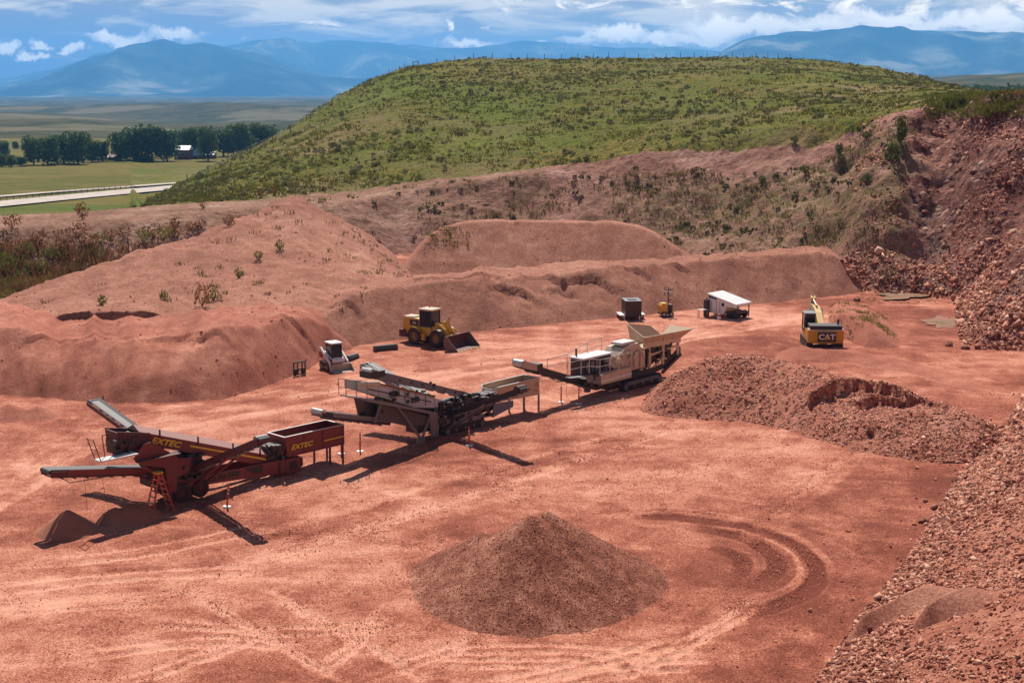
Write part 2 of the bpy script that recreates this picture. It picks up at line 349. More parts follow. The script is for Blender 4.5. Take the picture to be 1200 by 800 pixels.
for c_ in (((470, 763), (600, 753), (740, 762), (862, 768)), ((480, 777), (640, 773), (800, 777), (858, 773)), ((540, 805), (690, 778), (780, 748), (850, 739)), ((610, 806), (720, 786), (835, 767)), ((410, 800), (490, 772), (560, 742), (590, 735)), ((220, 690), (320, 750), (420, 806)), ((300, 685), (400, 735), (510, 806)), ((160, 722), (330, 738), (490, 722)), ((60, 770), (230, 745), (380, 756)), ((-20, 690), (140, 668), (330, 662)), ((350, 800), (420, 745), (452, 700)), ((100, 806), (260, 760), (330, 720)), ((700, 806), (760, 770), (830, 735), (900, 690)), ((20, 655), (180, 640), (330, 606))):
    for off in (0, 9):
        pc_ = [(u_ + off * .6, v_ + off) for u_, v_ in c_]; q_ = [np.interp(np.linspace(0, 1, 14), np.linspace(0, 1, len(pc_)), [p_[j] for p_ in pc_]) for j in (0, 1)]; q_ = [np.convolve(np.pad(a_, 2, mode='reflect', reflect_type='odd'), np.ones(5) / 5, 'valid') for a_ in q_]
        TRK.append(([gnd(a_, b_) for a_, b_ in zip(*q_)], .21, .05, .25, .8))
def floor_detail(x, y):
    """displacement and tone of worn tracks on pit floor points"""
    dz = np.zeros(x.shape); tone = np.zeros(x.shape)
    jx = x + fbm(x / 1.6, y / 1.6, 61, 3) * .12; jy = y + fbm(x / 1.6, y / 1.6, 67, 3) * .12
    for pts, w, dp, tn, *pm in TRK:
        pm = pm[0] if pm else .3
        px = np.array([p[0] for p in pts]); py = np.array([p[1] for p in pts])
        box = (x > px.min() - 2 * w) & (x < px.max() + 2 * w) & (y > py.min() - 2 * w) & (y < py.max() + 2 * w)
        if not box.any(): continue
        xx, yy = jx[box], jy[box]; dm = np.full(xx.shape, 1e9); al = np.zeros(xx.shape); run = 0.0
        for i in range(len(px) - 1):
            dx, dy = px[i + 1] - px[i], py[i + 1] - py[i]; L = math.hypot(dx, dy)
            t = np.clip(((xx - px[i]) * dx + (yy - py[i]) * dy) / (L * L + 1e-9), 0, 1)
            d = np.hypot(xx - px[i] - t * dx, yy - py[i] - t * dy); cl = d < dm; dm = np.where(cl, d, dm); al = np.where(cl, run + t * L, al); run += L
        k = 1 - sstep(w * .8, w * 1.08, dm)
        ends = sstep(0, 2.5, al) * sstep(0, 2.5, run - al); patch = (pm + (1 - pm) * sstep(-.3, .3, fbm(x[box] / 2.2, y[box] / 2.2, 91, 4))) * ends * (.75 + .5 * fbm(x[box] / .5, y[box] / .5, 93, 3))
        cleat = np.sign(np.sin(al * 2 * math.pi / .34 + dm * 5)) * .5
        dz[box] += -dp * k * patch + (dp * .35 * cleat * k * patch if tn > .12 else 0)
        ber = np.exp(-((dm - w * 1.35) / (w * .3))**2); dz[box] += abs(dp) * .35 * ber * patch
        tone[box] = tone[box] * (1 - .5 * k) + 1.25 * tn * k * patch + (.03 * cleat * k * patch if tn > .12 else 0)
    return dz, tone

ss = np.concatenate([np.linspace(-1.5, -.46, 40)[:-1], np.linspace(-.46, .46, 800), np.linspace(.46, 1.5, 60)[1:]])
dd = np.concatenate([np.linspace(6, 40, 40)[:-1], 40 * np.exp(np.linspace(0, math.log(200 / 40), 720))[:-1], 200 * np.exp(np.linspace(0, math.log(440 / 200), 520))[:-1], 440 * np.exp(np.linspace(0, math.log(700 / 440), 70))[:-1], 700 * np.exp(np.linspace(0, math.log(40000 / 700), 130))])
S_, D_ = np.meshgrid(ss, dd); X_ = S_ * D_; Y_ = D_
nr, nc = X_.shape
xf, yf = X_.ravel(), Y_.ravel()
gz = G_base(xf, yf); pd, ps = pit_dist(xf, yf)
infl = (pd < 2.5)
dz = np.zeros(xf.shape); tone = np.zeros(xf.shape)
a, b = floor_detail(xf[infl], yf[infl]); fade = 1 - sstep(.3, 2.5, pd[infl]); dz[infl] = a * fade; tone[infl] = b * fade
gz = gz + dz
uf0 = UU(xf, np.maximum(yf, 5))
# small clods and pebbly roughness
near = yf < 210
gz[near] += fbm(xf[near] / .24, yf[near] / .24, 133, 2) * .018 + fbm(xf[near] / .55, yf[near] / .55, 131, 4) * .04 * (1 + 2.5 * sstep(140, 160, yf[near]) * (pd[near] > 1))
hl = (yf > 190) & (yf < 445) & (uf0 > 140)
gz[hl] += (fbm(xf[hl] / 2.2, yf[hl] / 2.2, 137, 3) * .22 + ridged(xf[hl] / 1.3, yf[hl] / 1.3, 139, 2) * .16 - .1) * sstep(190, 200, yf[hl])
# tone over large areas of the floor
tone[infl] += fbm(xf[infl] / 7, yf[infl] / 7, 55, 4) * .16 + fbm(xf[infl] / 1.1, yf[infl] / 1.1, 56, 3) * .08
uf = UU(xf, np.maximum(yf, 5)); natf = natural(xf, yf)
# face regions
idx = np.arange(nr * nc).reshape(nr, nc)
Q = np.stack([idx[:-1, :-1], idx[:-1, 1:], idx[1:, 1:], idx[1:, :-1]], -1).reshape(-1, 4)
qc = Q[:, 0]
cx, cy, cu, cd = xf[qc], yf[qc], uf[qc], pd[qc]
cut = gz[qc] < natf[qc] - .35
rimD = DR(cu)
reg = np.full(len(Q), 'plains', object)
reg[cy < 1100] = 'meadow'
reg[(cu > 150) & (cy < 620)] = 'hill'
reg[(cy < rimD + 1.5) & (cy < 200)] = 'pit_bank'
rk = cx > 30 + .0 * cy + fbm(cx / 6, cy / 6, 15, 3) * 5 + np.where(cy > 138, 8 + (cy - 138) * .35, 0)
reg[(reg == 'pit_bank') & rk] = 'rock_face'
reg[(reg == 'pit_bank') & (cy < 104)] = 'rubble_slope'
reg[(reg == 'rock_face') & (cy < 104)] = 'rubble_slope'
reg[(cd <= .4)] = 'pit_floor'
for pu, pv, prx, pry, pt in ((450, 770, 16, 4, .06), (150, 700, 9, 4, .04), (840, 640, 5, 5, -.10), (780, 600, 5, 3, -.07), (500, 600, 7, 5, -.05), (960, 640, 5, 7, -.07), (600, 480, 9, 6, -.03), (880, 560, 5, 3, .10), (1000, 470, 6, 4, -.10), (280, 590, 5, 2.5, .05), (330, 640, 6, 3, .06), (900, 375, 6, 6, .10), (700, 570, 6, 4, .05), (1060, 400, 6, 6, -.06), (380, 700, 5, 2.5, -.06)):
    gx_, gy_ = gnd(pu, pv); tone += pt * np.exp(-((xf - gx_ + 1.5 * np.sin(yf * .9)) / prx)**2 - ((yf - gy_) / pry)**2)
tone += np.where((yf > 100) & (yf < 185) & (xf > 30) & (pd > 2), -.02 + .40 * fbm(xf / 13, yf / 13, 57, 3), 0)
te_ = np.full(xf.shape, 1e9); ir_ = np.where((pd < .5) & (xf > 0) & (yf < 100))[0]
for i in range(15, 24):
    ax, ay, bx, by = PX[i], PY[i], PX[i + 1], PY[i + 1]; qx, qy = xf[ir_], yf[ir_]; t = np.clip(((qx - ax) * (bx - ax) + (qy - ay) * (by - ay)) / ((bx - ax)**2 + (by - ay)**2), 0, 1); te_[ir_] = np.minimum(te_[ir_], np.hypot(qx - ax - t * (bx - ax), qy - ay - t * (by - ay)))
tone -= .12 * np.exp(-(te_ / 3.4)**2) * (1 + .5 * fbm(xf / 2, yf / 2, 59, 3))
wet = np.exp(-((xf - 38) / 6)**2 - ((yf - 122) / 22)**2)
tone -= .12 * wet
def submesh(name, sel, mat, attrs):
    f = Q[sel]; use = np.unique(f); mp = np.zeros(nr * nc, np.int32); mp[use] = np.arange(len(use))
    V = np.stack([xf[use], yf[use], gz[use]], -1)
    me = np_mesh(name, V, mp[f], {k: v[use] for k, v in attrs.items()})
    return props(link_mesh(name, me, mat, None, True), kind='structure')

# vegetation cover attribute for the banks and the hill
veg = np.zeros(xf.shape)
bk = (uf > 560) & (uf < 1090) & (yf > 135) & (yf < 200)
veg[bk] = (1 - sstep(-7, -3, yf[bk] - DR(uf[bk]))) * (sstep(640, 820, uf[bk]) * (1 - sstep(1040, 1085, uf[bk]))) * sstep(1, 8, pd[bk]) * .9
veg += (yf > 135) * (yf < 200) * (uf < 640) * sstep(2, 7, pd) * .35
hm, hnt, hb = newmat('sage hill grass'); hp = pos(hnt)
hf = math_(hnt, 'ADD', math_(hnt, 'MULTIPLY', noise(hnt, .022, 6, .6, hp), .8), math_(hnt, 'ADD', math_(hnt, 'MULTIPLY', noise(hnt, .35, 6, .65, hp), .8), -.3))
hc = ramp(hnt, hf, [(.30, (.34, .22, .045)), (.44, (.21, .165, .018)), (.55, (.145, .155, .010)), (.68, (.20, .21, .012))])
hc = mix(hnt, ramp(hnt, noise(hnt, 1.6, 5, .7, hp), [(.45, (0, 0, 0)), (.58, (.85, .85, .85))]), hc, (.040, .040, .010))
sx = N(hnt, 'ShaderNodeSeparateXYZ'); hnt.links.new(hp, sx.inputs[0])
tan_ = math_(hnt, 'MULTIPLY', ramp(hnt, noise(hnt, .05, 5, .6, hp), [(.5, (0, 0, 0)), (.62, (1, 1, 1))]), attr(hnt, 'dry'))
hc = mix(hnt, tan_, hc, (.30, .20, .095))
hc = mix(hnt, math_(hnt, 'MULTIPLY', attr(hnt, 'lush'), .85), hc, (.12, .17, .012))
hnt.links.new(hc, hb.inputs['Base Color']); hb.inputs['Roughness'].default_value = .95; hb.inputs['Specular IOR Level'].default_value = .1
bump(hnt, hb, noise(hnt, 1.3, 6, .7, hp), .5)
M['hill'] = hm
bm_, bnt, bb = newmat('weedy bank'); bp = pos(bnt)
bn1 = noise(bnt, .12, 6, .62, bp); bn2 = noise(bnt, 1.4, 6, .68, bp)
bf = math_(bnt, 'ADD', math_(bnt, 'MULTIPLY', bn1, .5), math_(bnt, 'MULTIPLY', bn2, .5))
bc = ramp(bnt, bf, [(.36, (.15, .062, .042)), (.5, (.36, .17, .118)), (.58, (.46, .245, .18)), (.66, (.64, .42, .33))])
vf = math_(bnt, 'MULTIPLY', attr(bnt, 'veg'), ramp(bnt, math_(bnt, 'ADD', math_(bnt, 'MULTIPLY', noise(bnt, .5, 5, .6, bp), .6), math_(bnt, 'MULTIPLY', noise(bnt, 2.4, 4, .7, bp), .4)), [(.38, (0, 0, 0)), (.56, (1, 1, 1))]))
vc = ramp(bnt, noise(bnt, .9, 4, .6, bp), [(.38, (.085, .062, .026)), (.5, (.25, .165, .075)), (.62, (.125, .115, .034))])
bc = mix(bnt, vf, bc, vc)
bnt.links.new(bc, bb.inputs['Base Color']); bb.inputs['Roughness'].default_value = .95; bb.inputs['Specular IOR Level'].default_value = .1
bump(bnt, bb, bn2, .45)
M['bankveg'] = bm_
pm, pnt, pb = newmat('open rangeland'); pp = pos(pnt)
pf = math_(pnt, 'ADD', math_(pnt, 'MULTIPLY', noise(pnt, .0016, 8, .6, stretch(pnt, pp, (1, 1.6, 1))), .8), math_(pnt, 'MULTIPLY', noise(pnt, .02, 6, .65, pp), .3))
pc = ramp(pnt, pf, [(.40, (.064, .053, .022)), (.48, (.115, .095, .045)), (.54, (.055, .058, .022)), (.62, (.17, .14, .075))])
pnt.links.new(pc, pb.inputs['Base Color']); pb.inputs['Roughness'].default_value = 1; pb.inputs['Specular IOR Level'].default_value = 0
M['plains'] = pm
mm, mnt, mb_ = newmat('meadow grass'); mp_ = pos(mnt)
mf = math_(mnt, 'ADD', math_(mnt, 'MULTIPLY', noise(mnt, 1.0, 6, .6, stretch(mnt, mp_, (.006, .03, 1), .1)), .7), math_(mnt, 'MULTIPLY', noise(mnt, .12, 6, .65, mp_), .3))
mc = ramp(mnt, mf, [(.36, (.10, .105, .014)), (.48, (.18, .135, .036)), (.58, (.10, .10, .015)), (.68, (.22, .15, .055))])
mc = mix(mnt, attr(mnt, 'lush'), mc, (.085, .125, .018))
mnt.links.new(mc, mb_.inputs['Base Color']); mb_.inputs['Roughness'].default_value = 1; mb_.inputs['Specular IOR Level'].default_value = .05
M['meadow'] = mm
dry = np.clip(sstep(860, 1010, uf) * (1 - sstep(210, 330, yf)) * 1.0 + .55 * (1 - sstep(280, 520, uf)) * (1 - sstep(230, 330, yf)) + .3, 0, 1)
v_pix = 400 - F * ((gz - H) * cp + yf * sp) / (yf * cp - (gz - H) * sp)
lush = np.zeros(xf.shape)
for (u0, v0, ru, rv, s) in ((480, 100, 60, 18, 1.0), (590, 132, 80, 16, .8), (940, 92, 100, 10, .8), (720, 190, 190, 26, .6), (640, 165, 90, 12, .5), (330, 190, 0.1, .1, 0), (740, 115, 80, 10, .3), (210, 222, 60, 16, .7)):
    q_ = ((uf - u0) / ru)**2 + ((v_pix - v0) / rv)**2; lush = np.maximum(lush, s * np.exp(-q_ * 1.2) * (.7 + .5 * fbm(xf / 9, yf / 9, 44, 3)))
lush = np.where(yf > 205, lush, 0)
lush = np.where((yf < 400) & (uf < 180), np.maximum(lush, .8 * (.6 + .4 * fbm(xf / 14, yf / 14, 4, 3))), lush)
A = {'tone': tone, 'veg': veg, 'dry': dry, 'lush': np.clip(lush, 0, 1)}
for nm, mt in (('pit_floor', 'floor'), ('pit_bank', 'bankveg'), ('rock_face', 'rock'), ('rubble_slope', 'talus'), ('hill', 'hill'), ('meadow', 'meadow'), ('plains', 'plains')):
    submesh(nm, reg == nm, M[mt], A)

# ------------------------------------------------------------------ mountains
def mountain(name, table, D0, depth, seed, mat):
    us = np.linspace(-500, 1700, 620); vs = np.interp(us, [t[0] for t in table], [t[1] for t in table]); vs = vs + fbm(us / 46, us * 0 + seed, seed, 4) * 2.6 + ridged(us / 18, us * 0 + seed, seed + 2, 2) * -1.6 + 1
    ts = np.linspace(0, 1, 70); UG, TG = np.meshgrid(us, ts)
    Yg = D0 + depth * TG
    fw = Yg * cp
    Xg = (UG - 600) / F * (Yg * cp + H * sp)
    crest = np.array([zat(u, v, D0 + depth * .55) for u, v in zip(us, vs)])
    base = np.interp(us, [-500, 400, 1130, 1700], [-40, -40, 110, 130])
    prof = np.where(TG < .55, (TG / .55)**1.25, 1 - ((TG - .55) / .45)**1.5)
    nz = (ridged(Xg / 2600, Yg / 4200, seed, 5) - .6) * 1.0 + (ridged(Xg / 1100 + .25 * fbm(Xg / 900, Yg / 900, seed + 11, 2), Yg / 5200, seed + 9, 3) - .62) * .9
    env = np.clip(prof * (1 - prof) * 3.2, 0, 1)
    hh = (crest - base)[None, :]
    Z = base[None, :] + hh * prof + hh * env * nz * 1.1 + hh * fbm(Xg / 700, Yg / 900, seed + 7, 5) * .075 * sstep(0.02, .2, prof)
    n0, m0 = Z.shape; ii = np.arange(n0 * m0).reshape(n0, m0)
    q = np.stack([ii[:-1, :-1], ii[:-1, 1:], ii[1:, 1:], ii[1:, :-1]], -1).reshape(-1, 4)
    me = np_mesh(name, np.stack([Xg.ravel(), Yg.ravel(), Z.ravel()], -1), q)
    return props(link_mesh(name, me, mat, None, True), kind='structure')
tm, tnt, tb = newmat('forested mountain'); tp = pos(tnt)
tc_ = ramp(tnt, noise(tnt, .0011, 7, .62, tp), [(.44, (.012, .022, .022)), (.54, (.07, .085, .06)), (.63, (.32, .29, .21))])
tnt.links.new(tc_, tb.inputs['Base Color']); tb.inputs['Roughness'].default_value = 1; tb.inputs['Specular IOR Level'].default_value = 0
M['mount'] = tm
mountain('mountains', [(-500, 96), (-60, 90), (0, 92), (60, 84), (120, 60), (180, 66), (240, 58), (300, 47), (335, 44), (365, 52), (385, 49), (440, 50), (500, 57), (560, 56), (615, 49), (660, 52), (720, 55), (790, 53), (850, 60), (900, 64), (1000, 70), (1700, 70)], 15500, 6500, 3, tm)
mountain('mountains', [(-500, 130), (0, 104), (50, 90), (100, 70), (140, 57), (172, 51), (192, 48), (215, 52), (240, 51), (275, 60), (310, 66), (345, 79), (380, 88), (430, 92), (780, 112), (820, 80), (850, 57), (880, 45), (920, 41), (960, 39), (1010, 36), (1060, 36), (1110, 38), (1200, 38), (1400, 44), (1700, 50)], 11000, 5000, 19, tm)

# ------------------------------------------------------------------ stockpiles (each one a heap of its own)
def heap(name, hfun, x0, x1, y0, y1, res, mat, tonef=None, sink=.10):
    xs = np.arange(x0, x1 + res, res); ys = np.arange(y0, y1 + res, res); Xg, Yg = np.meshgrid(xs, ys)
    x, y = Xg.ravel(), Yg.ravel(); h = hfun(x, y); g = G_base(x, y)
    keep = h > g - sink
    n0, m0 = Xg.shape; ii = np.arange(n0 * m0).reshape(n0, m0)
    q = np.stack([ii[:-1, :-1], ii[:-1, 1:], ii[1:, 1:], ii[1:, :-1]], -1).reshape(-1, 4)
    q = q[keep[q].any(1)]
    use = np.unique(q); mp = np.zeros(n0 * m0, np.int32); mp[use] = np.arange(len(use))
    z = np.where(h > g - 3 * sink, h, g - 3 * sink)
    tn = tonef(x, y, h) if tonef else np.zeros(x.shape)
    me = np_mesh(name, np.stack([x[use], y[use], z[use]], -1), mp[q], {'tone': tn[use]})
    return link_mesh(name, me, mat, None, True)
def profile(rows, rnd=.5):
    """rows: (u, [(D, z), ...]) -> height function"""
    us = np.array([r[0] for r in rows], float); K = len(rows[0][1])
    Dk = [np.array([r[1][k][0] for r in rows]) for k in range(K)]; Zk = [np.array([r[1][k][1] for r in rows]) for k in range(K)]
    # smooth the tables along the bearing
    uu = np.linspace(us[0], us[-1], 400)
    ker = np.hanning(9); ker /= ker.sum()
    def sm(a):
        v = np.interp(uu, us, a); return np.convolve(np.pad(v, 4, mode='edge'), ker, 'valid')
    Dk = [sm(a) for a in Dk]; Zk = [sm(a) for a in Zk]
    def f(x, y):
        u = UU(x, y); D = [np.interp(u, uu, a) for a in Dk]; Z = [np.interp(u, uu, a) for a in Zk]
        z = np.full(x.shape, -4.0)
        for k in range(K - 1):
            t = np.clip((y - D[k]) / np.maximum(D[k + 1] - D[k], .01), 0, 1)
            z = np.where((y >= D[k]) & (y < D[k + 1]), Z[k] + (Z[k + 1] - Z[k]) * t, z)
        z = np.where((u < us[0]) | (u > us[-1]), -4, z)
        return z
    return f
def crest_solve(u, vt, vc, slope, g=0.0):
    d = gnd(u, vt, g)[1]; lo, hi = d, d + 40
    for _ in range(50):
        m_ = (lo + hi) / 2
        if g + (m_ - d) * slope < zat(u, vc, m_): lo = m_
        else: hi = m_
    return d, lo, g + (lo - d) * slope
def rill(x, y, seed, amp, wx=1.1, wy=7):
    return (ridged(x / wx, y / wy, seed, 3) - .6) * amp
def gully(x, y, seed, amp, w=1.0):
    """straight wash lines running down the face"""
    xx = x / np.maximum(y, 5) * 120.0 + fbm(x / 6, y / 6, seed + 5, 2) * .5
    return (ridged(xx / w, y / 26, seed, 3) - .62) * amp
def scar(x, y, u, v, z, r, dep):
    """slump scar: a bite with a sharp uphill lip"""
    x0, y0 = gnd(u, v, z); jx = x - x0 + fbm(x / 1.1, y / 1.1, int(u), 3) * .5; jy = y - y0 + fbm(x / 1.1, y / 1.1, int(u) + 1, 3) * .5
    d = np.hypot(jx, jy * 1.3); return -dep * (1 - sstep(r * .95, r, d)) * .62 * np.clip(.05 + .95 * (jy * 1.3 / r * .5 + .5), 0, 1)
# A: the flat topped pile at the back
rows = []
for u, vc in ((466, 330), (472, 318), (485, 298), (500, 281), (520, 268), (545, 261), (580, 259), (650, 260), (720, 262), (748, 266), (770, 277), (790, 290), (812, 304), (830, 318)):
    d, c, z = crest_solve(u, 332.6, vc, .58)
    rows.append((u, [(d - 4, -2.4), (d, 0), (c, z), (c + 4, z - .1), (c + 16, -2)]))
fA = profile(rows)
hA = lambda x, y: fA(x, y) + fbm(x / 6, y / 6, 201, 4) * .16 + gully(x, y, 203, .20, 1.0) + gully(x, y, 204, .12, .4) + scar(x, y, 600, 283, 3, 2.2, .6) + fbm(x / .8, y / .8, 205, 3) * .05
o = heap('stockpile', hA, -16, 32, 140, 178, .3, M['old'])
props(o, 'flat topped brown stockpile with a grassy patch, behind the long berm', 'stockpile')
# B: long berm behind the loader and the trailer
rows = []
for u, vt, vc in ((318, 452, 448), (340, 440, 405), (380, 418, 366), (420, 405, 347), (470, 398, 335), (520, 392, 328), (560, 387, 324), (620, 382, 319), (680, 376, 317), (740, 373, 313), (800, 366, 308), (850, 360, 303), (900, 356, 299), (940, 352, 296), (965, 349, 296), (985, 347, 304), (1000, 344, 318), (1012, 342, 334), (1018, 341, 341)):
    d, c, z = crest_solve(u, vt, vc, .52)
    rows.append((u, [(d - 5, -2.6), (d, 0), (c, z), (c + 8, z - .25), (c + 24, -3)]))
fB = profile(rows)
def hB(x, y):
    z = fB(x, y); scal = ridged(x / 5.5, y / 5.5, 213, 3)
    return z + (fbm(x / 5, y / 5, 211, 4) * .16 + gully(x, y, 215, .34, 1.2) + gully(x, y, 216, .16, .5) + gully(x, y, 217, .85, 6) + (scal - .62) * .5 * np.exp(-((x - 2) / 9)**2) + fbm(x / .8, y / .8, 219, 3) * .06 + sum(scar(x, y, *a_) for a_ in ((505, 352, 1.5, 2.0, .6), (560, 338, 2.5, 2.6, .9), (600, 352, 1.8, 2.2, .8), (640, 336, 2.6, 2.4, .8), (690, 345, 1.8, 2.6, .9), (736, 342, 1.6, 2.2, .7), (660, 360, .8, 1.8, .5), (400, 372, 2, 2.4, .6), (790, 330, 2.2, 2.0, .5), (880, 322, 2, 1.6, .35)))) * sstep(-.5, 1.2, z)
o = heap('berm', hB, -30, 45, 100, 160, .28, M['old'])
props(o, 'long scalloped gravel berm running behind the yellow loader and the white trailer', 'berm')
# C: long red fines pile on the near side
rows = []
for u, vt, vc in ((-320, 462, 400), (-150, 458, 388), (0, 462, 386), (60, 467, 389), (110, 472, 393), (160, 473, 397), (210, 472, 398), (260, 468, 393), (300, 456, 384), (330, 443, 374), (360, 431, 372), (390, 416, 384), (408, 410, 402), (414, 409, 409)):
    d, c, z = crest_solve(u, vt, vc, .56)
    pl = float(np.interp(u, [-300, 250, 360, 414], [11, 11, 5, 1]))
    rows.append((u, [(d - 5, -2.8), (d, 0), (c, z), (c + pl, z + .15), (c + pl + 6, -2)]))
fC = profile(rows)
hC = lambda x, y: fC(x, y) + fbm(x / 4.5, y / 4.5, 221, 4) * .13 + gully(x, y, 223, .30, 1.3) + gully(x, y, 224, .14, .45) + gully(x, y, 227, 2.1, 6.5) * sstep(-.5, 1.2, fC(x, y)) + fbm(x / .7, y / .7, 222, 3) * .06 + sum(scar(x, y, *a_) for a_ in ((198, 424, 1.6, 2.4, .7), (215, 432, 1.2, 1.6, .5), (60, 404, 2.8, 2.2, .5), (250, 440, .8, 1.6, .4), (345, 402, 1.5, 1.8, .5), (120, 415, 2, 2.6, .4)))
o = heap('gravel_heap', hC, -60, -8, 84, 124, .22, M['fines'], lambda x, y, h: fbm(x / 5, y / 5, 229, 3) * .1 + rill(x, y, 223, .25, 1.6, 9))
props(o, 'long low heap of fine red gravel beside the white and red skid steer', 'gravel heap')
# D: tall weathered ridge
rows = []
for u, df, zf, vc, dc in ((-250, 110, 1.5, 395, 116), (-100, 110, 1.8, 376, 118), (0, 110, 1.8, 351, 120), (60, 110, 2, 331, 124), (120, 110, 2, 310, 129), (180, 110, 2, 291, 134), (240, 110, 2.2, 273, 140), (285, 111, 2.2, 255, 146), (315, 112, 2.2, 243, 150), (334, 113, 2.2, 235, 151), (346, 113, 2.2, 229, 152), (356, 113, 2.2, 231, 152), (372, 114, 2.2, 241, 153), (400, 117, 2.2, 255, 154), (430, 120, 2.4, 272, 154), (455, 124, 2.4, 291, 154), (475, 128, 2.5, 312, 152), (492, 132, 2.5, 331, 150)):
    z = zat(u, vc, dc)
    k = float(np.interp(u, [200, 300, 345, 430, 490], [.5, .42, .40, .45, .5]))  # steeper upper part towards the right
    cut = .8 * (1 + .5 * math.sin(u * .11)) * float(np.interp(u, [-260, -100, 20, 60, 190, 215], [.2, .2, .5, 1, 1, 0])); rows.append((u, [(df - 6, -3), (df - 3.2, zf + .2), (df - 2.9, zf + .2 + cut), (df + (dc - df) * .5, zf + (z - zf) * k), (dc, z), (dc + 16, -2)]))
fD = profile(rows)
hD = lambda x, y: fD(x, y) + fbm(x / 6, y / 6, 231, 5) * .3 + gully(x, y, 233, .45, 1.4) + gully(x, y, 235, .2, .5) + (ridged(x / 8, y / 8, 234, 4) - .62) * .45 + rill(x + .8 * y, y, 236, .25, 1.2, 9) + fbm(x / 1.8, y / 1.8, 239, 3) * .12
o = heap('earth_ridge', hD, -75, -5, 102, 172, .3, M['old'])
props(o, 'tall weathered dirt ridge with sparse weeds rising behind the red gravel heap', 'earth mound')
# E: crushed rock pile beside the crusher
rows = []
for u, vt, vc in ((748, 482, 480), (762, 487, 462), (790, 492, 440), (820, 494, 426), (850, 496, 420), (880, 498, 420), (910, 502, 424), (940, 512, 431), (975, 522, 442), (1005, 530, 446), (1040, 537, 454), (1080, 543, 468), (1110, 546, 477), (1140, 545, 488), (1165, 540, 504), (1185, 536, 528)):
    d, c, z = crest_solve(u, vt, vc, float(np.interp(u, [760, 850, 1000, 1140], [.6, .5, .42, .4])))
    rows.append((u, [(d - 4, -1.8), (d, 0), (d + (c - d) * .55, z * .6), (c, z), (c + 3, z - .5), (c + 9, -1.2)]))
fE = profile(rows)
def hE(x, y):
    z = fE(x, y); u = UU(x, y)
    sx_, sy_ = 22.0, 86.2
    e = 0
    z = z + scar(x, y, 1012, 467, 2.0, 3.3, 1.6) + scar(x, y, 1060, 483, 1.4, 2.8, 1.3)
    return z + (fbm(x / 3, y / 3, 241, 4) * .32 + fbm(x / .8, y / .8, 243, 3) * .13) * sstep(-.5, .8, z)
o = heap('rock_pile', hE, 6, 34, 74, 112, .16, M['rockpile'], lambda x, y, h: fbm(x / 4, y / 4, 245, 3) * .14)
props(o, 'wide pile of crushed red rock in front of the cream crusher', 'rock pile')
# F: graded hump just in front of the excavator, and the graded track beside it
rows = []
for u, vt, vc in ((905, 424, 423), (925, 424, 412), (950, 426, 409), (985, 428, 412), (1020, 434, 419), (1060, 440, 428), (1100, 450, 441), (1140, 462, 452), (1175, 470, 468)):
    d, c, z = crest_solve(u, vt, vc, .14)
    rows.append((u, [(d - 3, -.5), (d, 0), (c, z), (c + 2, z - .05), (c + 6, -.4)]))
fF = profile(rows)
o = heap('dirt_hump', lambda x, y: fF(x, y) + fbm(x / 2, y / 2, 251, 4) * .12, 14, 42, 88, 112, .25, M['fines'])
props(o, 'low graded hump of dirt in front of the yellow excavator', 'dirt hump')
# G: little spoil ridge with grass beside the excavator
rows = []
for u, vt, vc in ((970, 385, 384), (985, 396, 368), (1000, 404, 371), (1015, 410, 377), (1032, 410, 390), (1048, 409, 404), (1056, 408, 408)):
    d, c, z = crest_solve(u, vt, vc, .42)
    rows.append((u, [(d - 3, -1.2), (d, 0), (c, z), (c + 1, z - .05), (c + 10, z * .8), (c + 16, -.8)]))
fGr = profile(rows)
o = heap('spoil_mound', lambda x, y: fGr(x, y) + fbm(x / 2, y / 2, 253, 4) * .22, 22, 38, 104, 134, .2, M['fines'])
props(o, 'small grassy spoil mound beside the yellow excavator', 'dirt mound')
# cone of crushed gravel near the camera
def cones(lst, seed, amp, slope):
    def f(x, y):
        z = np.full(x.shape, -3.0)
        for cx_, cy_, hz in lst:
            d = np.hypot(x - cx_, y - cy_); a_ = np.arctan2(y - cy_, x - cx_)
            dd__ = (np.sqrt(d * d + .02) - .12) * (1 + .04 * np.sin(3 * a_ + seed)); dd__ = np.minimum(dd__, 9.0); z = np.maximum(z, hz - slope * 1.14 * dd__ + slope * .026 * dd__ * dd__ - .6 * np.maximum(d - 6.5, 0))
        return z + (fbm(x / 1.6, y / 1.6, seed, 4) * amp + fbm(x / .25, y / .25, seed + 3, 2) * amp * .35) * sstep(-.4, .6, z)
    return f
cz = 3.15
fc0 = cones([(.80, 54.6, cz + .02), (1.5, 55.3, cz - .02), (-1.3, 56.0, cz - 1.15), (-2.6, 56.6, cz - 2.0)], 261, .05, .62)
o = heap('gravel_cone', fc0, -8, 11, 47, 65, .09, M['cone'], lambda x, y, h: fbm(x / .35, y / .35, 265, 2) * .22 - .06)
props(o, 'steep cone of crushed brown gravel standing alone in the open foreground floor', 'gravel pile')
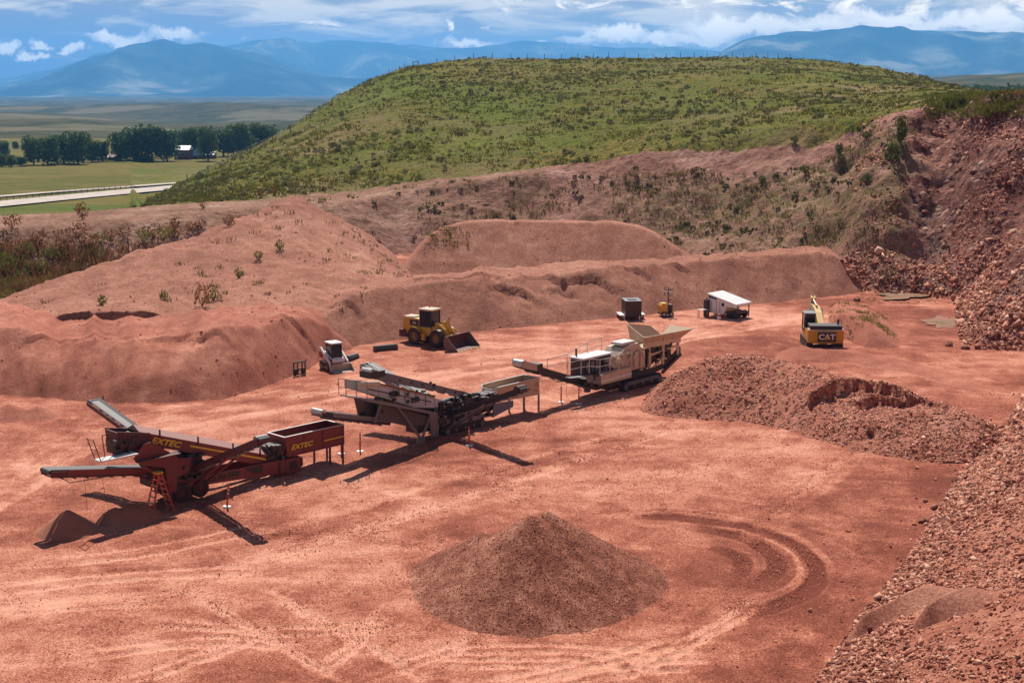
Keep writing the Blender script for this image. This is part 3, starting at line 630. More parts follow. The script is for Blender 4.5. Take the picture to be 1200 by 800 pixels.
# small sand heaps under the tail belt of the screener
fs1 = cones([(-21.15, 62.4, 1.0)], 271, .04, .70)
o = heap('sand_pile', fs1, -24.5, -17.5, 59.5, 66, .08, M['sand']); props(o, 'small pointed sand pile under the tail belt of the maroon screener', 'sand pile')
fs2 = cones([(-19.3, 63.9, .62), (-18.7, 64.2, .72), (-18.2, 64.6, .62)], 273, .09, .6)
o = heap('sand_pile', fs2, -21.5, -15.5, 61.5, 67.5, .08, M['sand']); props(o, 'lumpy low sand pile between the pointed one and the red ladder', 'sand pile')
fs3 = cones([(-32.2, 85.2, .9), (-30.5, 85.6, .7)], 275, .1, .4)
o = heap('sand_pile', fs3, -38, -26, 81, 90, .15, M['fines']); props(o, 'flat gravel mound by the foot of the long red heap, behind the maroon screener', 'sand pile')
# two fans of finer gravel spilled on the near rubble slope
def spill(pts, wid, thick, seed):
    ax, ay = pts[0]; bx, by = pts[1]
    def f(x, y):
        dx, dy = bx - ax, by - ay; L2 = dx * dx + dy * dy
        t = ((x - ax) * dx + (y - ay) * dy) / L2; tc = np.clip(t, 0, 1)
        d = np.hypot(x - ax - tc * dx, y - ay - tc * dy)
        return G_base(x, y) * 1.0 + thick * (1 - 1.0 * (d / (wid * (.45 + .55 * (1 - tc))))) + fbm(x / 1.2, y / 1.2, seed, 3) * .04
    return f
for (p0, p1, sd) in (((1085, 706, 1.4), (1010, 752, 0), 281), ((1128, 708, 2.6), (1085, 762, .9), 283)):
    a0 = gnd(*p0); a1 = gnd(*p1)
    o = heap('gravel_fan', spill((a0, a1), 1.25, .75, sd), min(a0[0], a1[0]) - 2.5, max(a0[0], a1[0]) + 2.5, min(a0[1], a1[1]) - 2.5, max(a0[1], a1[1]) + 2.5, .08, M['cone'])
    props(o, 'tongue of fine gravel spilled lower down the near rubble slope' if sd == 281 else 'tongue of fine gravel spilled higher up the near rubble slope', 'gravel spill')
HEAPS = [hA, hB, hC, hD, hE, lambda x, y: fF(x, y), lambda x, y: fGr(x, y), fc0]
def TOP(x, y):
    x = np.asarray(x, float); y = np.asarray(y, float); z = G_base(x, y)
    for h in HEAPS: z = np.maximum(z, h(x, y))
    return z
def TZ(x, y): return float(TOP(np.array([x]), np.array([y]))[0])

# ------------------------------------------------------------------ puddles, roads
def sheet_poly(name, pts, z, mat, kind='structure'):
    me = bpy.data.meshes.new(name); me.from_pydata([(p[0], p[1], z) for p in pts], [], [tuple(range(len(pts)))]); me.update()
    return props(link_mesh(name, me, mat), kind=kind)
wm, wnt, wb = newmat('puddle water'); wnt.links.new(ramp(wnt, noise(wnt, .5, 5, .6, pos(wnt)), [(.40, (.42, .19, .125)), (.5, (.33, .19, .11)), (.62, (.20, .15, .06))]), wb.inputs['Base Color']); wb.inputs['Roughness'].default_value = .3
for cu_, cv_, ru, rv in ((1060, 348, 30, 4), (1104, 379, 25, 7)):
    pts = []
    for k in range(120):
        a_ = 2 * math.pi * k / 120; w = .9 + .75 * float(fbm(np.array([1.6 * math.cos(a_) + cu_]), np.array([1.6 * math.sin(a_)]), 71, 5)[0])
        pts.append(gnd(cu_ + ru * w * math.cos(a_), cv_ - rv * w * math.sin(a_)))
    zz = float(np.mean(G_base(np.array([p[0] for p in pts]), np.array([p[1] for p in pts])))) + .0
    sheet_poly('puddle_water', pts, zz, wm)
def strip(name, pts, w, mat, dz, n=60, kind='structure', thick=None):
    px = np.array([p[0] for p in pts]); py = np.array([p[1] for p in pts]); L = np.concatenate([[0], np.cumsum(np.hypot(np.diff(px), np.diff(py)))])
    t = np.linspace(0, L[-1], n); x = np.interp(t, L, px); y = np.interp(t, L, py)
    tx = np.gradient(x); ty = np.gradient(y); l = np.hypot(tx, ty); nx, ny = -ty / l, tx / l
    V = []; K = 5
    for j in range(K):
        o_ = (j / (K - 1) - .5) * w; xx, yy = x + nx * o_, y + ny * o_; V.append(np.stack([xx, yy, np.polyval(np.polyfit(t, G_base(x, y), 2), t) + dz + .15], -1))
    V = np.stack(V, 1).reshape(-1, 3); ii = np.arange(n * K).reshape(n, K)
    q = np.stack([ii[:-1, :-1], ii[:-1, 1:], ii[1:, 1:], ii[1:, :-1]], -1).reshape(-1, 4)
    return props(link_mesh(name, np_mesh(name, V, q), mat, None, True), kind=kind)
rm, rnt, rb = newmat('pale chip seal road'); rp = pos(rnt)
rnt.links.new(ramp(rnt, noise(rnt, .25, 6, .6, rp), [(.35, (.42, .33, .27)), (.65, (.56, .46, .38))]), rb.inputs['Base Color']); rb.inputs['Roughness'].default_value = .9
M['road'] = rm
zv = -11.8
def vroad(u, v): return gnd(u, v, zv)
def line2(a, b): return [(a[0] + (b[0] - a[0]) * t, a[1] + (b[1] - a[1]) * t) for t in (-.8, 0, 1, 1.5)]
strip('road', line2(vroad(0, 240), vroad(165, 222)), 15, rm, .25)
strip('road', line2(vroad(0, 230.3), vroad(183, 214.5)), 5, rm, .25)
HAZE = 0.000078
# ------------------------------------------------------------------ stones
def stonemat(name, stops):
    stops = [(p_, (c[0] * 1.1, c[1] * .92, c[2] * .82)) for p_, c in stops]
    m, nt, b = newmat(name); p = pos(nt)
    f = math_(nt, 'ADD', math_(nt, 'MULTIPLY', attr(nt, 'shade'), .8), math_(nt, 'MULTIPLY', noise(nt, 3.0, 4, .6, p), .25))
    nt.links.new(ramp(nt, f, stops), b.inputs['Base Color']); b.inputs['Roughness'].default_value = .9; b.inputs['Specular IOR Level'].default_value = .2
    return m
M['stone'] = stonemat('broken red stone', [(.1, (.12, .05, .042)), (.32, (.28, .11, .08)), (.55, (.44, .20, .14)), (.8, (.54, .32, .235)), (1, (.62, .46, .37))])
M['stone2'] = stonemat('dark broken stone', [(.1, (.07, .035, .04)), (.4, (.17, .07, .06)), (.7, (.32, .14, .10)), (1, (.48, .33, .27))])
CUBE = np.array([(-1, -1, -1), (1, -1, -1), (1, 1, -1), (-1, 1, -1), (-1, -1, 1), (1, -1, 1), (1, 1, 1), (-1, 1, 1)], float)
CF = np.array([(0, 2, 1), (0, 3, 2), (4, 5, 6), (4, 6, 7), (0, 1, 5), (0, 5, 4), (1, 2, 6), (1, 6, 5), (2, 3, 7), (2, 7, 6), (3, 0, 4), (3, 4, 7)])
def stone_verts(n, rng):
    v = np.repeat(CUBE[None], n, 0) * rng.uniform(.38, 1.1, (n, 8, 1)) + rng.normal(0, .24, (n, 8, 3))
    v *= np.stack([rng.uniform(.7, 1.25, n), rng.uniform(.6, 1.0, n), rng.uniform(.32, .75, n)], -1)[:, None, :]
    q = rng.normal(size=(n, 4)); q /= np.linalg.norm(q, axis=1, keepdims=True); w_, x_, y_, z_ = q.T
    Rm = np.stack([np.stack([1 - 2 * (y_**2 + z_**2), 2 * (x_ * y_ - z_ * w_), 2 * (x_ * z_ + y_ * w_)], -1), np.stack([2 * (x_ * y_ + z_ * w_), 1 - 2 * (x_**2 + z_**2), 2 * (y_ * z_ - x_ * w_)], -1), np.stack([2 * (x_ * z_ - y_ * w_), 2 * (y_ * z_ + x_ * w_), 1 - 2 * (x_**2 + y_**2)], -1)], 1)
    return np.einsum('nij,nkj->nki', Rm, v)
def stones(name, x, y, size, mat, seed=1, sink=.25, zfun=None):
    rng = np.random.default_rng(seed); n = len(x); z = (zfun or TOP)(x, y)
    V = stone_verts(n, rng) * size[:, None, None] * .6 + np.stack([x, y, z + size * (.3 - sink)], -1)[:, None, :]
    Fq = (CF[None] + np.arange(n)[:, None, None] * 8).reshape(-1, 3); sh = np.repeat(rng.uniform(0, 1, n), 8)
    return props(link_mesh(name, np_mesh(name, V.reshape(-1, 3), Fq, {'shade': sh}), mat), kind='stuff')
def powersize(n, a, b, rng, k=2.2):
    u = rng.uniform(0, 1, n); return (a**(1 - k) + u * (b**(1 - k) - a**(1 - k)))**(1 / (1 - k))
rg = np.random.default_rng(5)
def vis(x, y, m=40):
    u = UU(x, y); return (u > -m) & (u < 1200 + m)
# near rubble slope
xx = rg.uniform(8, 46, 330000); yy = rg.uniform(28, 104, 330000); d, _ = pit_dist(xx, yy)
dens = np.clip(.75 + .9 * fbm(xx / 4, yy / 4, 301, 4) + .5 * np.exp(-((d - 1.2) / 1.3)**2), .3, 1) * np.clip(60 / yy, .3, 1)
k = vis(xx, yy, 220) & (d > -.1) & (d < 26) & (xx > .14 * yy) & ((d > .0)) & (rg.uniform(0, 1, len(xx)) < dens)
xx, yy, d = xx[k], yy[k], d[k]; sz = powersize(len(xx), .065, .27, rg, 3.2) * np.where(d < 2.5, 1.15, 1.0) * np.clip(yy / 60, .85, 1.5)
stones('rubble', xx, yy, sz, M['stone'], 2); print('slope stones', len(xx))
# loose toe stones on the floor
xx = rg.uniform(6, 36, 9000); yy = rg.uniform(44, 92, 9000)
dx_ = np.full(xx.shape, 1e9)
for i in range(len(PX)):
    ax, ay, bx, by = PX[i], PY[i], PX[(i + 1) % len(PX)], PY[(i + 1) % len(PX)]; t = np.clip(((xx - ax) * (bx - ax) + (yy - ay) * (by - ay)) / ((bx - ax)**2 + (by - ay)**2), 0, 1); dx_ = np.minimum(dx_, np.hypot(xx - ax - t * (bx - ax), yy - ay - t * (by - ay)))
k = vis(xx, yy) & (rg.uniform(0, 1, len(xx)) < np.exp(-dx_ / 1.1)); xx, yy = xx[k], yy[k]
stones('rubble', xx, yy, powersize(len(xx), .05, .26, rg, 3.0), M['stone'], 3)
# far rock face and its foot
xx = rg.uniform(28, 72, 130000); yy = rg.uniform(98, 178, 130000); d, _ = pit_dist(xx, yy)
dens = np.clip(.22 + 1.0 * fbm(xx / 6, yy / 6, 307, 4) + .8 * np.exp(-((d - 1.5) / 3.0)**2), .03, 1)
k = vis(xx, yy) & (d > .05) & (d < 30) & (xx > 33 + np.where(yy > 138, (yy - 138) * .3, 0)) & (rg.uniform(0, 1, len(xx)) < dens)
xx, yy, d = xx[k], yy[k], d[k]; stones('rubble', xx, yy, powersize(len(xx), .10, .62, rg, 3.2) * np.where(d < 5, 1.1, .9), M['stone'], 4); print('face stones', len(xx))
# rock pile beside the crusher
xx = rg.uniform(6, 36, 110000); yy = rg.uniform(74, 104, 110000); h_ = hE(xx, yy) - G_base(xx, yy)
k = (h_ > .0) & (rg.uniform(0, 1, len(xx)) < np.clip(.5 + .9 * fbm(xx / 2.5, yy / 2.5, 311, 3), .12, 1)) & (fE(xx, yy) > .1) & (yy < 99)
xx, yy = xx[k], yy[k]; stones('rubble', xx, yy, powersize(len(xx), .045, .24, rg, 3.6), stonemat('pile stone', [(.05, (.19, .075, .06)), (.35, (.42, .18, .125)), (.65, (.58, .30, .22)), (1, (.74, .54, .44))]), 6); print('pile stones', len(xx))
# gravel cone
xx = rg.uniform(-7, 10, 70000); yy = rg.uniform(47.5, 64, 70000); k = (rg.uniform(0, 1, 70000) < .7) & (fc0(xx, yy) > .02 + .5 * rg.uniform(-.4, .5, len(xx)))
xx, yy = xx[k], yy[k]; stones('gravel', xx, yy, powersize(len(xx), .022, .062, rg, 3.0), stonemat('crushed stone', [(.05, (.15, .06, .042)), (.4, (.32, .135, .09)), (.7, (.46, .22, .15)), (1, (.64, .42, .32))]), 8); print('cone', len(xx))
# sparse stones on the floor
ug = rg.uniform(-20, 1130, 260000); vg = rg.uniform(430, 806, 260000); dz_ = H / np.tan(np.arctan2(F * sp - (400 - vg) * cp, F * cp + (400 - vg) * sp)); yy = dz_; xx = (ug - 600) / (F * cp + (400 - vg) * sp) * yy
d, _ = pit_dist(xx, yy); zone = sum(a_ * np.exp(-((ug - u_) / ru)**2 - ((vg - v_) / rv)**2) for u_, v_, ru, rv, a_ in ((620, 560, 190, 55, .8), (640, 690, 260, 60, .7), (280, 700, 170, 50, .6), (880, 620, 130, 90, .6), (100, 740, 130, 50, .4), (950, 700, 90, 90, .5), (480, 640, 120, 40, .7), (850, 520, 150, 30, .4)))
k = (d <= 0) & (fc0(xx, yy) < .02) & (hE(xx, yy) < .02) & (rg.uniform(0, 1, len(xx)) < np.clip((.06 + zone) * (.45 + 1.4 * fbm(xx / 3.5, yy / 2.5, 319, 4)), .02, .9))
xx, yy = xx[k], yy[k]; print('grit', len(xx)); stones('gravel', xx, yy, powersize(len(xx), .022, .062, rg, 3.2) * np.clip(yy / 55, 1, 1.6), stonemat('floor grit', [(.05, (.26, .09, .06)), (.4, (.44, .17, .115)), (.7, (.58, .26, .18)), (1, (.74, .44, .33))]), 10, .5)
xx = rg.uniform(-40, 40, 9000); yy = rg.uniform(44, 120, 9000); d, _ = pit_dist(xx, yy); k = vis(xx, yy) & (d <= 0) & (rg.uniform(0, 1, len(xx)) < np.clip(.25 + .6 * fbm(xx / 9, yy / 9, 317, 3), 0, 1))
xx, yy = xx[k], yy[k]; stones('gravel', xx, yy, powersize(len(xx), .03, .12, rg, 3.2), M['stone'], 9)
# clods and crumbs on the heaps and along their toes
xx = rg.uniform(-55, 40, 60000); yy = rg.uniform(86, 158, 60000); hb_ = np.max([hA(xx, yy), hB(xx, yy), hC(xx, yy), hD(xx, yy)], axis=0) - G_base(xx, yy)
k = vis(xx, yy) & (hb_ > -.05) & (rg.uniform(0, 1, len(xx)) < np.clip(.10 + .55 * fbm(xx / 4, yy / 4, 331, 4) + .35 * np.exp(-np.maximum(hb_, 0) / .25), 0, 1))
xx, yy = xx[k], yy[k]; print('clods', len(xx)); stones('clods', xx, yy, powersize(len(xx), .05, .20, rg, 3.0), stonemat('dirt clods', [(.05, (.22, .085, .06)), (.5, (.36, .16, .11)), (1, (.50, .27, .20))]), 12, .35)
# single boulders
bl = [(1112, 405, .8, .8), (1131, 409, .7, 1), (1096, 596, .55, .7), (1082, 612, .5, .9), (1031, 709, .45, .7), (1018, 522, .6, .6), (1004, 353, .9, .8), (1048, 345, .9, 1), (1078, 340, 1.0, .7), (1120, 352, 1.1, .9), (1135, 330, 1.2, .8)]
bprot = None
for i, (u, v, s, a_) in enumerate(bl):
    x, y = gnd(u, v); rng = np.random.default_rng(50 + i)
    bm = bmesh.new(); bmesh.ops.create_icosphere(bm, subdivisions=2, radius=.5)
    for vv in bm.verts:
        n = vv.co.normalized(); vv.co *= 1 + .35 * float(fbm(np.array([n.x * 1.7 + i * 5]), np.array([n.y * 1.7 + n.z * 2.3]), 60 + i, 3)[0])
        vv.co.z *= .72
    me = bpy.data.meshes.new('boulder'); bm.to_mesh(me); bm.free()
    o = link_mesh('boulder', me, M['rock']); o.scale = (s * 1.1, s * a_, s); o.rotation_euler = (0, 0, rng.uniform(0, 6)); o.location = (x, y, TZ(x, y) + s * .15)
    props(o, 'angular red boulder lying loose at the foot of the rubble slopes', 'boulder', 'boulders at the foot of the rubble slopes')

# ------------------------------------------------------------------ plants
def hit(u, v, d0=60., d1=520., st=.4):
    ds = np.arange(d0, d1, st); d = ray(u, v); x = d[0] / d[1] * ds; z = H + d[2] / d[1] * ds
    t = TOP(x, ds); w_ = np.where(t >= z)[0]
    j = w_[0] if len(w_) else len(ds) - 1
    return float(x[j]), float(ds[j]), float(t[j])
def leaf_cloud(n, rx, ry, rz, size, rng, shell=.55, up=0.0, blade=1.0):
    """n little quads through an ellipsoid volume -> V, F"""
    p = rng.normal(size=(n, 3)); p /= np.linalg.norm(p, axis=1, keepdims=True); p *= rng.uniform(shell, 1, (n, 1))**.6
    c = p * (rx, ry, rz)
    a = rng.normal(size=(n, 3)); a[:, 2] += up * 2; a /= np.linalg.norm(a, axis=1, keepdims=True)
    b = np.cross(a, rng.normal(size=(n, 3))); b /= np.linalg.norm(b, axis=1, keepdims=True)
    s = size * rng.uniform(.6, 1.3, (n, 1))
    V = np.stack([c - a * s * blade - b * s * .5, c + a * s * blade * .2 - b * s * .6, c + a * s * blade, c - a * s * blade * .1 + b * s * .6], 1)
    return V.reshape(-1, 3), np.arange(4 * n).reshape(n, 4)
M['sage'] = leafmat('sagebrush leaves', (.08, .072, .028), (.18, .16, .065), (.38, .34, .19), .25)
M['weed'] = leafmat('dead rust coloured weeds', (.15, .055, .026), (.28, .12, .05), (.40, .23, .09), .4)
M['weedg'] = leafmat('green weeds', (.09, .105, .018), (.20, .21, .04), (.36, .32, .085), .4)
M['tuft'] = leafmat('dry bank grass', (.14, .10, .04), (.27, .20, .08), (.18, .175, .05), .3)
M['bark'] = plain('bark', (.10, .075, .055), .95)
# sagebrush over the hill
rg = np.random.default_rng(21)
n = 60000; u = rg.uniform(120, 1180, n); t = rg.uniform(0, 1, n); yv = DR(u) + 2 + (np.maximum(DT(np.maximum(u, 150)), 250) + 8 - DR(u)) * t**1.25
fwd = yv * cp + H * sp; xv = (u - 600) / F * fwd
# thin by area so that the density is even on the ground
wgt = yv / 420
cl = fbm(xv / 26, yv / 26, 401, 4) + .5 * fbm(xv / 7, yv / 7, 403, 3)
pk = wgt * np.clip(.30 + .55 * cl, .05, 1) * np.where((u > 985) & (yv < 260), .25, 1)
k = (rg.uniform(0, 1, n) < pk * np.where(u < 330, .17, .27)) & (pit_dist(xv, yv)[0] > 4) & (G_base(xv, yv) > natural(xv, yv) - .25) & (yv > DR(u) + 1.5)
xv, yv, u = xv[k], yv[k], u[k]; zv_ = G_base(xv, yv); size = rg.uniform(.30, .75, len(xv)) * np.where(rg.uniform(0, 1, len(xv)) < .12, 1.5, 1)
print('sage', len(xv))
order = np.argsort(-(size / yv)); ind = order[:300]; rest = order[300:]
protos = []
for j in range(5):
    r_ = np.random.default_rng(70 + j); V, Fq = leaf_cloud(120, .62, .62, .42, .13, r_, .35, .5)
    V[:, 2] = np.maximum(V[:, 2] + .34, .0); me = np_mesh('sagebrush', V, Fq); me.materials.append(M['sage']); protos.append(me)
for j, i in enumerate(ind):
    o = bpy.data.objects.new('sagebrush', protos[j % 5]); COL.objects.link(o); s = size[i]
    o.location = (xv[i], yv[i], zv_[i]); o.scale = (s * rg.uniform(.8, 1.3), s, s * rg.uniform(.75, 1.1)); o.rotation_euler = (0, 0, rg.uniform(0, 6.28))
    props(o, 'low grey green sagebrush on the lower grassy slope of the hill', 'shrub', 'sagebrush scattered over the hill')
PV = []; PF = []; c0 = 0
lo = [leaf_cloud(26, .62, .62, .42, .26, np.random.default_rng(80 + j), .3, .3) for j in range(6)]
for j, i in enumerate(rest):
    V, Fq = lo[j % 6]; a_ = rg.uniform(0, 6.28); s = size[i]; ca, sa = math.cos(a_), math.sin(a_)
    W = np.stack([V[:, 0] * ca - V[:, 1] * sa, V[:, 0] * sa + V[:, 1] * ca, np.maximum(V[:, 2] + .32, 0)], -1) * s + (xv[i], yv[i], zv_[i])
    PV.append(W); PF.append(Fq + c0); c0 += len(V)
props(link_mesh('sagebrush_cover', np_mesh('sagebrush_cover', np.concatenate(PV), np.concatenate(PF)), M['sage']), kind='stuff')
def tufts(name, x, y, h, mat, n=14, seed=0, spread=.35, wid=.05):
    rng = np.random.default_rng(seed); m = len(x); z = TOP(x, y)
    c = np.stack([x, y, z - .03], -1)[:, None, :]; off = np.concatenate([rng.normal(0, spread * .5, (m, n, 2)) * h[:, None, None], np.zeros((m, n, 1))], -1)
    ln = np.concatenate([rng.normal(0, .35, (m, n, 2)), rng.uniform(.55, 1.1, (m, n, 1))], -1) * h[:, None, None]
    a_ = rng.uniform(0, 6.28, (m, n)); sd_ = np.stack([np.cos(a_), np.sin(a_), 0 * a_], -1) * (wid * h[:, None, None] * rng.uniform(.6, 1.5, (m, n, 1)))
    b = c + off; V = np.stack([b - sd_, b + sd_, b + ln * .7 + sd_ * .8, b + ln], 2).reshape(-1, 3)
    return props(link_mesh(name, np_mesh(name, V, np.arange(len(V)).reshape(-1, 4)), mat), kind='stuff')
# grass tussocks over the hill
M['hgrass'] = leafmat('hill grass blades', (.10, .105, .012), (.18, .17, .024), (.28, .23, .05), .12)
n = 60000; u = rg.uniform(130, 1170, n); yv = DR(u) + 2 + (np.maximum(DT(np.maximum(u, 150)), 250) - DR(u)) * rg.uniform(0, 1, n)**1.2; xv = (u - 600) / F * (yv * cp + H * sp)
k = (rg.uniform(0, 1, n) < np.clip(.25 + 1.0 * fbm(xv / 8, yv / 8, 441, 4), .02, 1) * yv / 420) & (yv > DR(u) + 2)
tufts('hill_grass', xv[k], yv[k], rg.uniform(.18, .5, k.sum()), M['hgrass'], 6, 13, 2.0, .28); print('hill grass', k.sum())
# dry grass on the back bank
n = 24000; xv = rg.uniform(-35, 52, n); yv = rg.uniform(140, 198, n); u = UU(xv, yv); d, _ = pit_dist(xv, yv)
k = (d > 1) & (yv < DR(u) - 3.5 + 3 * rg.uniform(0, 1, n)**4) & (xv < 41 + np.clip(yv - 145, 0, 50) * .35) & (rg.uniform(0, 1, n) < np.clip(.22 + .9 * fbm(xv / 5, yv / 5, 411, 4), .02, 1) * np.clip((u - 380) / 450, .10, 1)) & (rg.uniform(0, 1, n) < .55)
tufts('bank_grass', xv[k], yv[k], rg.uniform(.18, .62, k.sum()), M['tuft'], 14, 3, 1.7, .13); print('tufts', k.sum())
# low dark scrub on the bank
n = 5200; xv = rg.uniform(-25, 50, n); yv = rg.uniform(140, 192, n); u = UU(xv, yv); d, _ = pit_dist(xv, yv)
k = (d > 2) & (yv < DR(u) - 2.5) & (xv < 40 + np.clip(yv - 145, 0, 50) * .3) & (rg.uniform(0, 1, n) < np.clip(.10 + .8 * fbm(xv / 4.5, yv / 4.5, 451, 4), .01, 1) * np.clip((u - 330) / 420, .12, 1))
M['scrub'] = leafmat('dark bank scrub', (.05, .042, .018), (.095, .085, .030), (.17, .145, .055), .5)
PV = []; PF = []; c0 = 0; zz_ = TOP(xv[k], yv[k])
for j, (x, y, z) in enumerate(zip(xv[k], yv[k], zz_)):
    s = rg.uniform(.3, .85); V, Fq = lo[j % 6]; a_ = rg.uniform(0, 6.28); ca, sa = math.cos(a_), math.sin(a_)
    PV.append(np.stack([V[:, 0] * ca - V[:, 1] * sa, V[:, 0] * sa + V[:, 1] * ca, (V[:, 2] + .2) * .8], -1) * s + (x, y, z)); PF.append(Fq + c0); c0 += len(V)
print('scrub', len(PV)); props(link_mesh('bank_scrub', np_mesh('bank_scrub', np.concatenate(PV), np.concatenate(PF)), M['scrub']), kind='stuff')
# weeds in the trough behind the ridge, bottom of the bank on the valley side
n = 9000; xv = rg.uniform(-75, -16, n); yv = rg.uniform(122, 178, n); u = UU(xv, yv); cover = TOP(xv, yv) < G_base(xv, yv) + .05
uu_ = UU(xv, yv); lowz = G_base(xv, yv)
k = cover & (lowz < 3.4) & (u > -60) & (u < 330) & (rg.uniform(0, 1, n) < np.clip(.68 + .9 * fbm(xv / 6, yv / 6, 421, 3) - np.clip((u - 40) / 260, 0, 1) * .5, 0, 1))
tufts('dead_weeds', xv[k], yv[k], rg.uniform(.3, 1.25, k.sum()), M['weed'], 18, 5, 1.3, .08)
k2 = k & (rg.uniform(0, 1, n) < np.clip(.9 - (u + 60) / 160, .1, 1))
tufts('green_weeds', xv[k2] + .5, yv[k2] - .4, rg.uniform(.3, 1.2, k2.sum()), M['weedg'], 20, 6, 1.4, .11)
# tufts scattered over ridge and berms
n = 2600; xv = rg.uniform(-55, 40, n); yv = rg.uniform(108, 170, n)
k = (np.maximum(hD(xv, yv), hA(xv, yv)) > G_base(xv, yv) + .3) & (rg.uniform(0, 1, n) < np.clip(.05 + .75 * fbm(xv / 6, yv / 6, 431, 3), 0, 1) * np.where((xv > -30) & (xv < -8), 1.6, .3))
tufts('weed_tufts', xv[k], yv[k], rg.uniform(.18, .5, k.sum()), M['tuft'], 12, 7, 1.4, .12)
pts = [hit(rg.uniform(500, 552), rg.uniform(268, 290)) for _ in range(60)]
tufts('pile_grass', np.array([p[0] for p in pts]), np.array([p[1] for p in pts]), rg.uniform(.12, .34, 60), M['hgrass'], 16, 8, 1.8, .14)
pts = [hit(rg.uniform(985, 1020), rg.uniform(352, 385)) for _ in range(40)] + [hit(rg.uniform(1010, 1120), rg.uniform(343, 356)) for _ in range(90)]
tufts('green_grass', np.array([p[0] for p in pts]), np.array([p[1] for p in pts]), rg.uniform(.08, .20, len(pts)), M['hgrass'], 14, 9, 1.6, .12)
pts = [hit(rg.uniform(1085, 1200), rg.uniform(108, 140)) for _ in range(420)]
tufts('bank_grass', np.array([p[0] for p in pts]), np.array([p[1] for p in pts]), rg.uniform(.2, .6, 420), M['hgrass'], 14, 10, 1.6, .13)
xv = rg.uniform(24, 36, 1500); yv = rg.uniform(103, 132, 1500); k = (fGr(xv, yv) > .12) & (fbm(xv / 2.2, yv / 2.2, 461, 3) > .02)
tufts('green_grass', xv[k], yv[k], rg.uniform(.10, .26, k.sum()), M['weedg'], 12, 15, 1.6, .14)
# single shrubs
def shrub(u, v, h, wd, mat, label, group, n=150, seed=0, up=.4):
    x, y, z = hit(u, v); rng = np.random.default_rng(900 + seed); t = empty('shrub', (x, y, z - .05), rng.uniform(0, 6), label, 'shrub', group)
    V, Fq = leaf_cloud(n, wd / 2, wd / 2, h / 2, max(.10, h * .085), rng, .2, up); V[:, 2] += h * .55
    V[:, 0] *= 1 + .25 * np.sin(V[:, 2] * 3 + seed); link_mesh('foliage', np_mesh('foliage', V, Fq), mat, t)
    b = MB()
    for k in range(4): a_ = k * 1.6; b.tube([(0, 0, 0), (.25 * wd * math.cos(a_), .25 * wd * math.sin(a_), h * .5)], [.04, .015], 5)
    b.build('stem', M['bark'], t); return t
M['dshrub'] = leafmat('dark green shrub leaves', (.06, .078, .02), (.12, .14, .034), (.20, .21, .055), .5)
for i, (u, v, h, wd, lb) in enumerate(((1056, 168, 4.2, 1.5, 'tall narrow dark green shrub, topmost one near the rocks on the bank'), (1046, 192, 3.6, 2.3, 'broad dark green shrub just below the tall narrow one on the bank'), (983, 182, 3.0, 1.2, 'slim dark shrub on the middle of the bank, under the tan trail'), (944, 206, 2.6, 1.5, 'bushy shrub low on the bank above the berm end'), (931, 168, 2.0, 1.3, 'small shrub near the rim of the bank under the green hill'), (1015, 164, 1.5, 1.9, 'round olive shrub near the rim beside the tall narrow one'), (1014, 216, 2.2, 1.6, 'olive shrub low on the bank beside the broken rock face'), (893, 216, 2.0, 1.1, 'thin upright shrub alone on the weedy middle of the bank'))):
    shrub(u, v, h * (.72 if i < 2 else .5), wd * (1.0 if i < 2 else .9), M['dshrub'], lb, 'shrubs on the back bank', 190, i, .9)
k = 0
for u, v, h, c in ((14, 268, 2.6, 'w'), (30, 300, 2.4, 'g'), (46, 290, 2.6, 'w'), (62, 306, 2.3, 'g'), (75, 288, 2.6, 'w'), (92, 280, 2.8, 'w'), (104, 292, 2.4, 'w'), (118, 286, 2.2, 'g'), (130, 284, 2.2, 'w'), (146, 280, 2.0, 'w'), (168, 286, 2.6, 'g'), (180, 280, 2.4, 'w'), (192, 282, 2.6, 'g'), (204, 278, 2.2, 'w'), (226, 274, 2.0, 'w'), (236, 270, 1.8, 'w'), (268, 264, 1.6, 'w'), (12, 318, 2.2, 'g'), (26, 330, 2.0, 'g'), (48, 318, 2.2, 'g')):
    shrub(u, v, h * .7, h * 1.0, M['weed' if c == 'w' else 'weedg'], 'tall rust brown dead weed clump at the foot of the dirt bank' if c == 'w' else 'bushy green weed clump at the foot of the dirt bank', 'weed clumps behind the dirt ridge', 130, 30 + k, .9); k += 1
for i, (u, v, h) in enumerate(((97, 258, 2.2), (175, 236, 1.4), (205, 272, 1.8), (238, 411 - 166, 1.3), (306, 232, 1.5), (322, 229, 1.3))):
    shrub(u, v, h, h * .8, M['weed'], 'rust brown dead weed standing up on the rim of the bank', 'dead weeds on the rim', 90, 60 + i, 1.5)
for i, (u, v, h) in enumerate(((237, 360, 2.0), (250, 352, 1.1), (280, 326, 1.0), (192, 352, .9), (303, 305, .9), (328, 293, 1.0), (120, 358, .8))):
    shrub(u, v, h, h * 1.0, M['weed' if i == 0 else 'weedg'], 'large dead brown weed alone on the dirt ridge' if i == 0 else 'small green weed on the flank of the dirt ridge', None if i == 0 else 'small weeds on the dirt ridge', 90, 70 + i, 1.2)
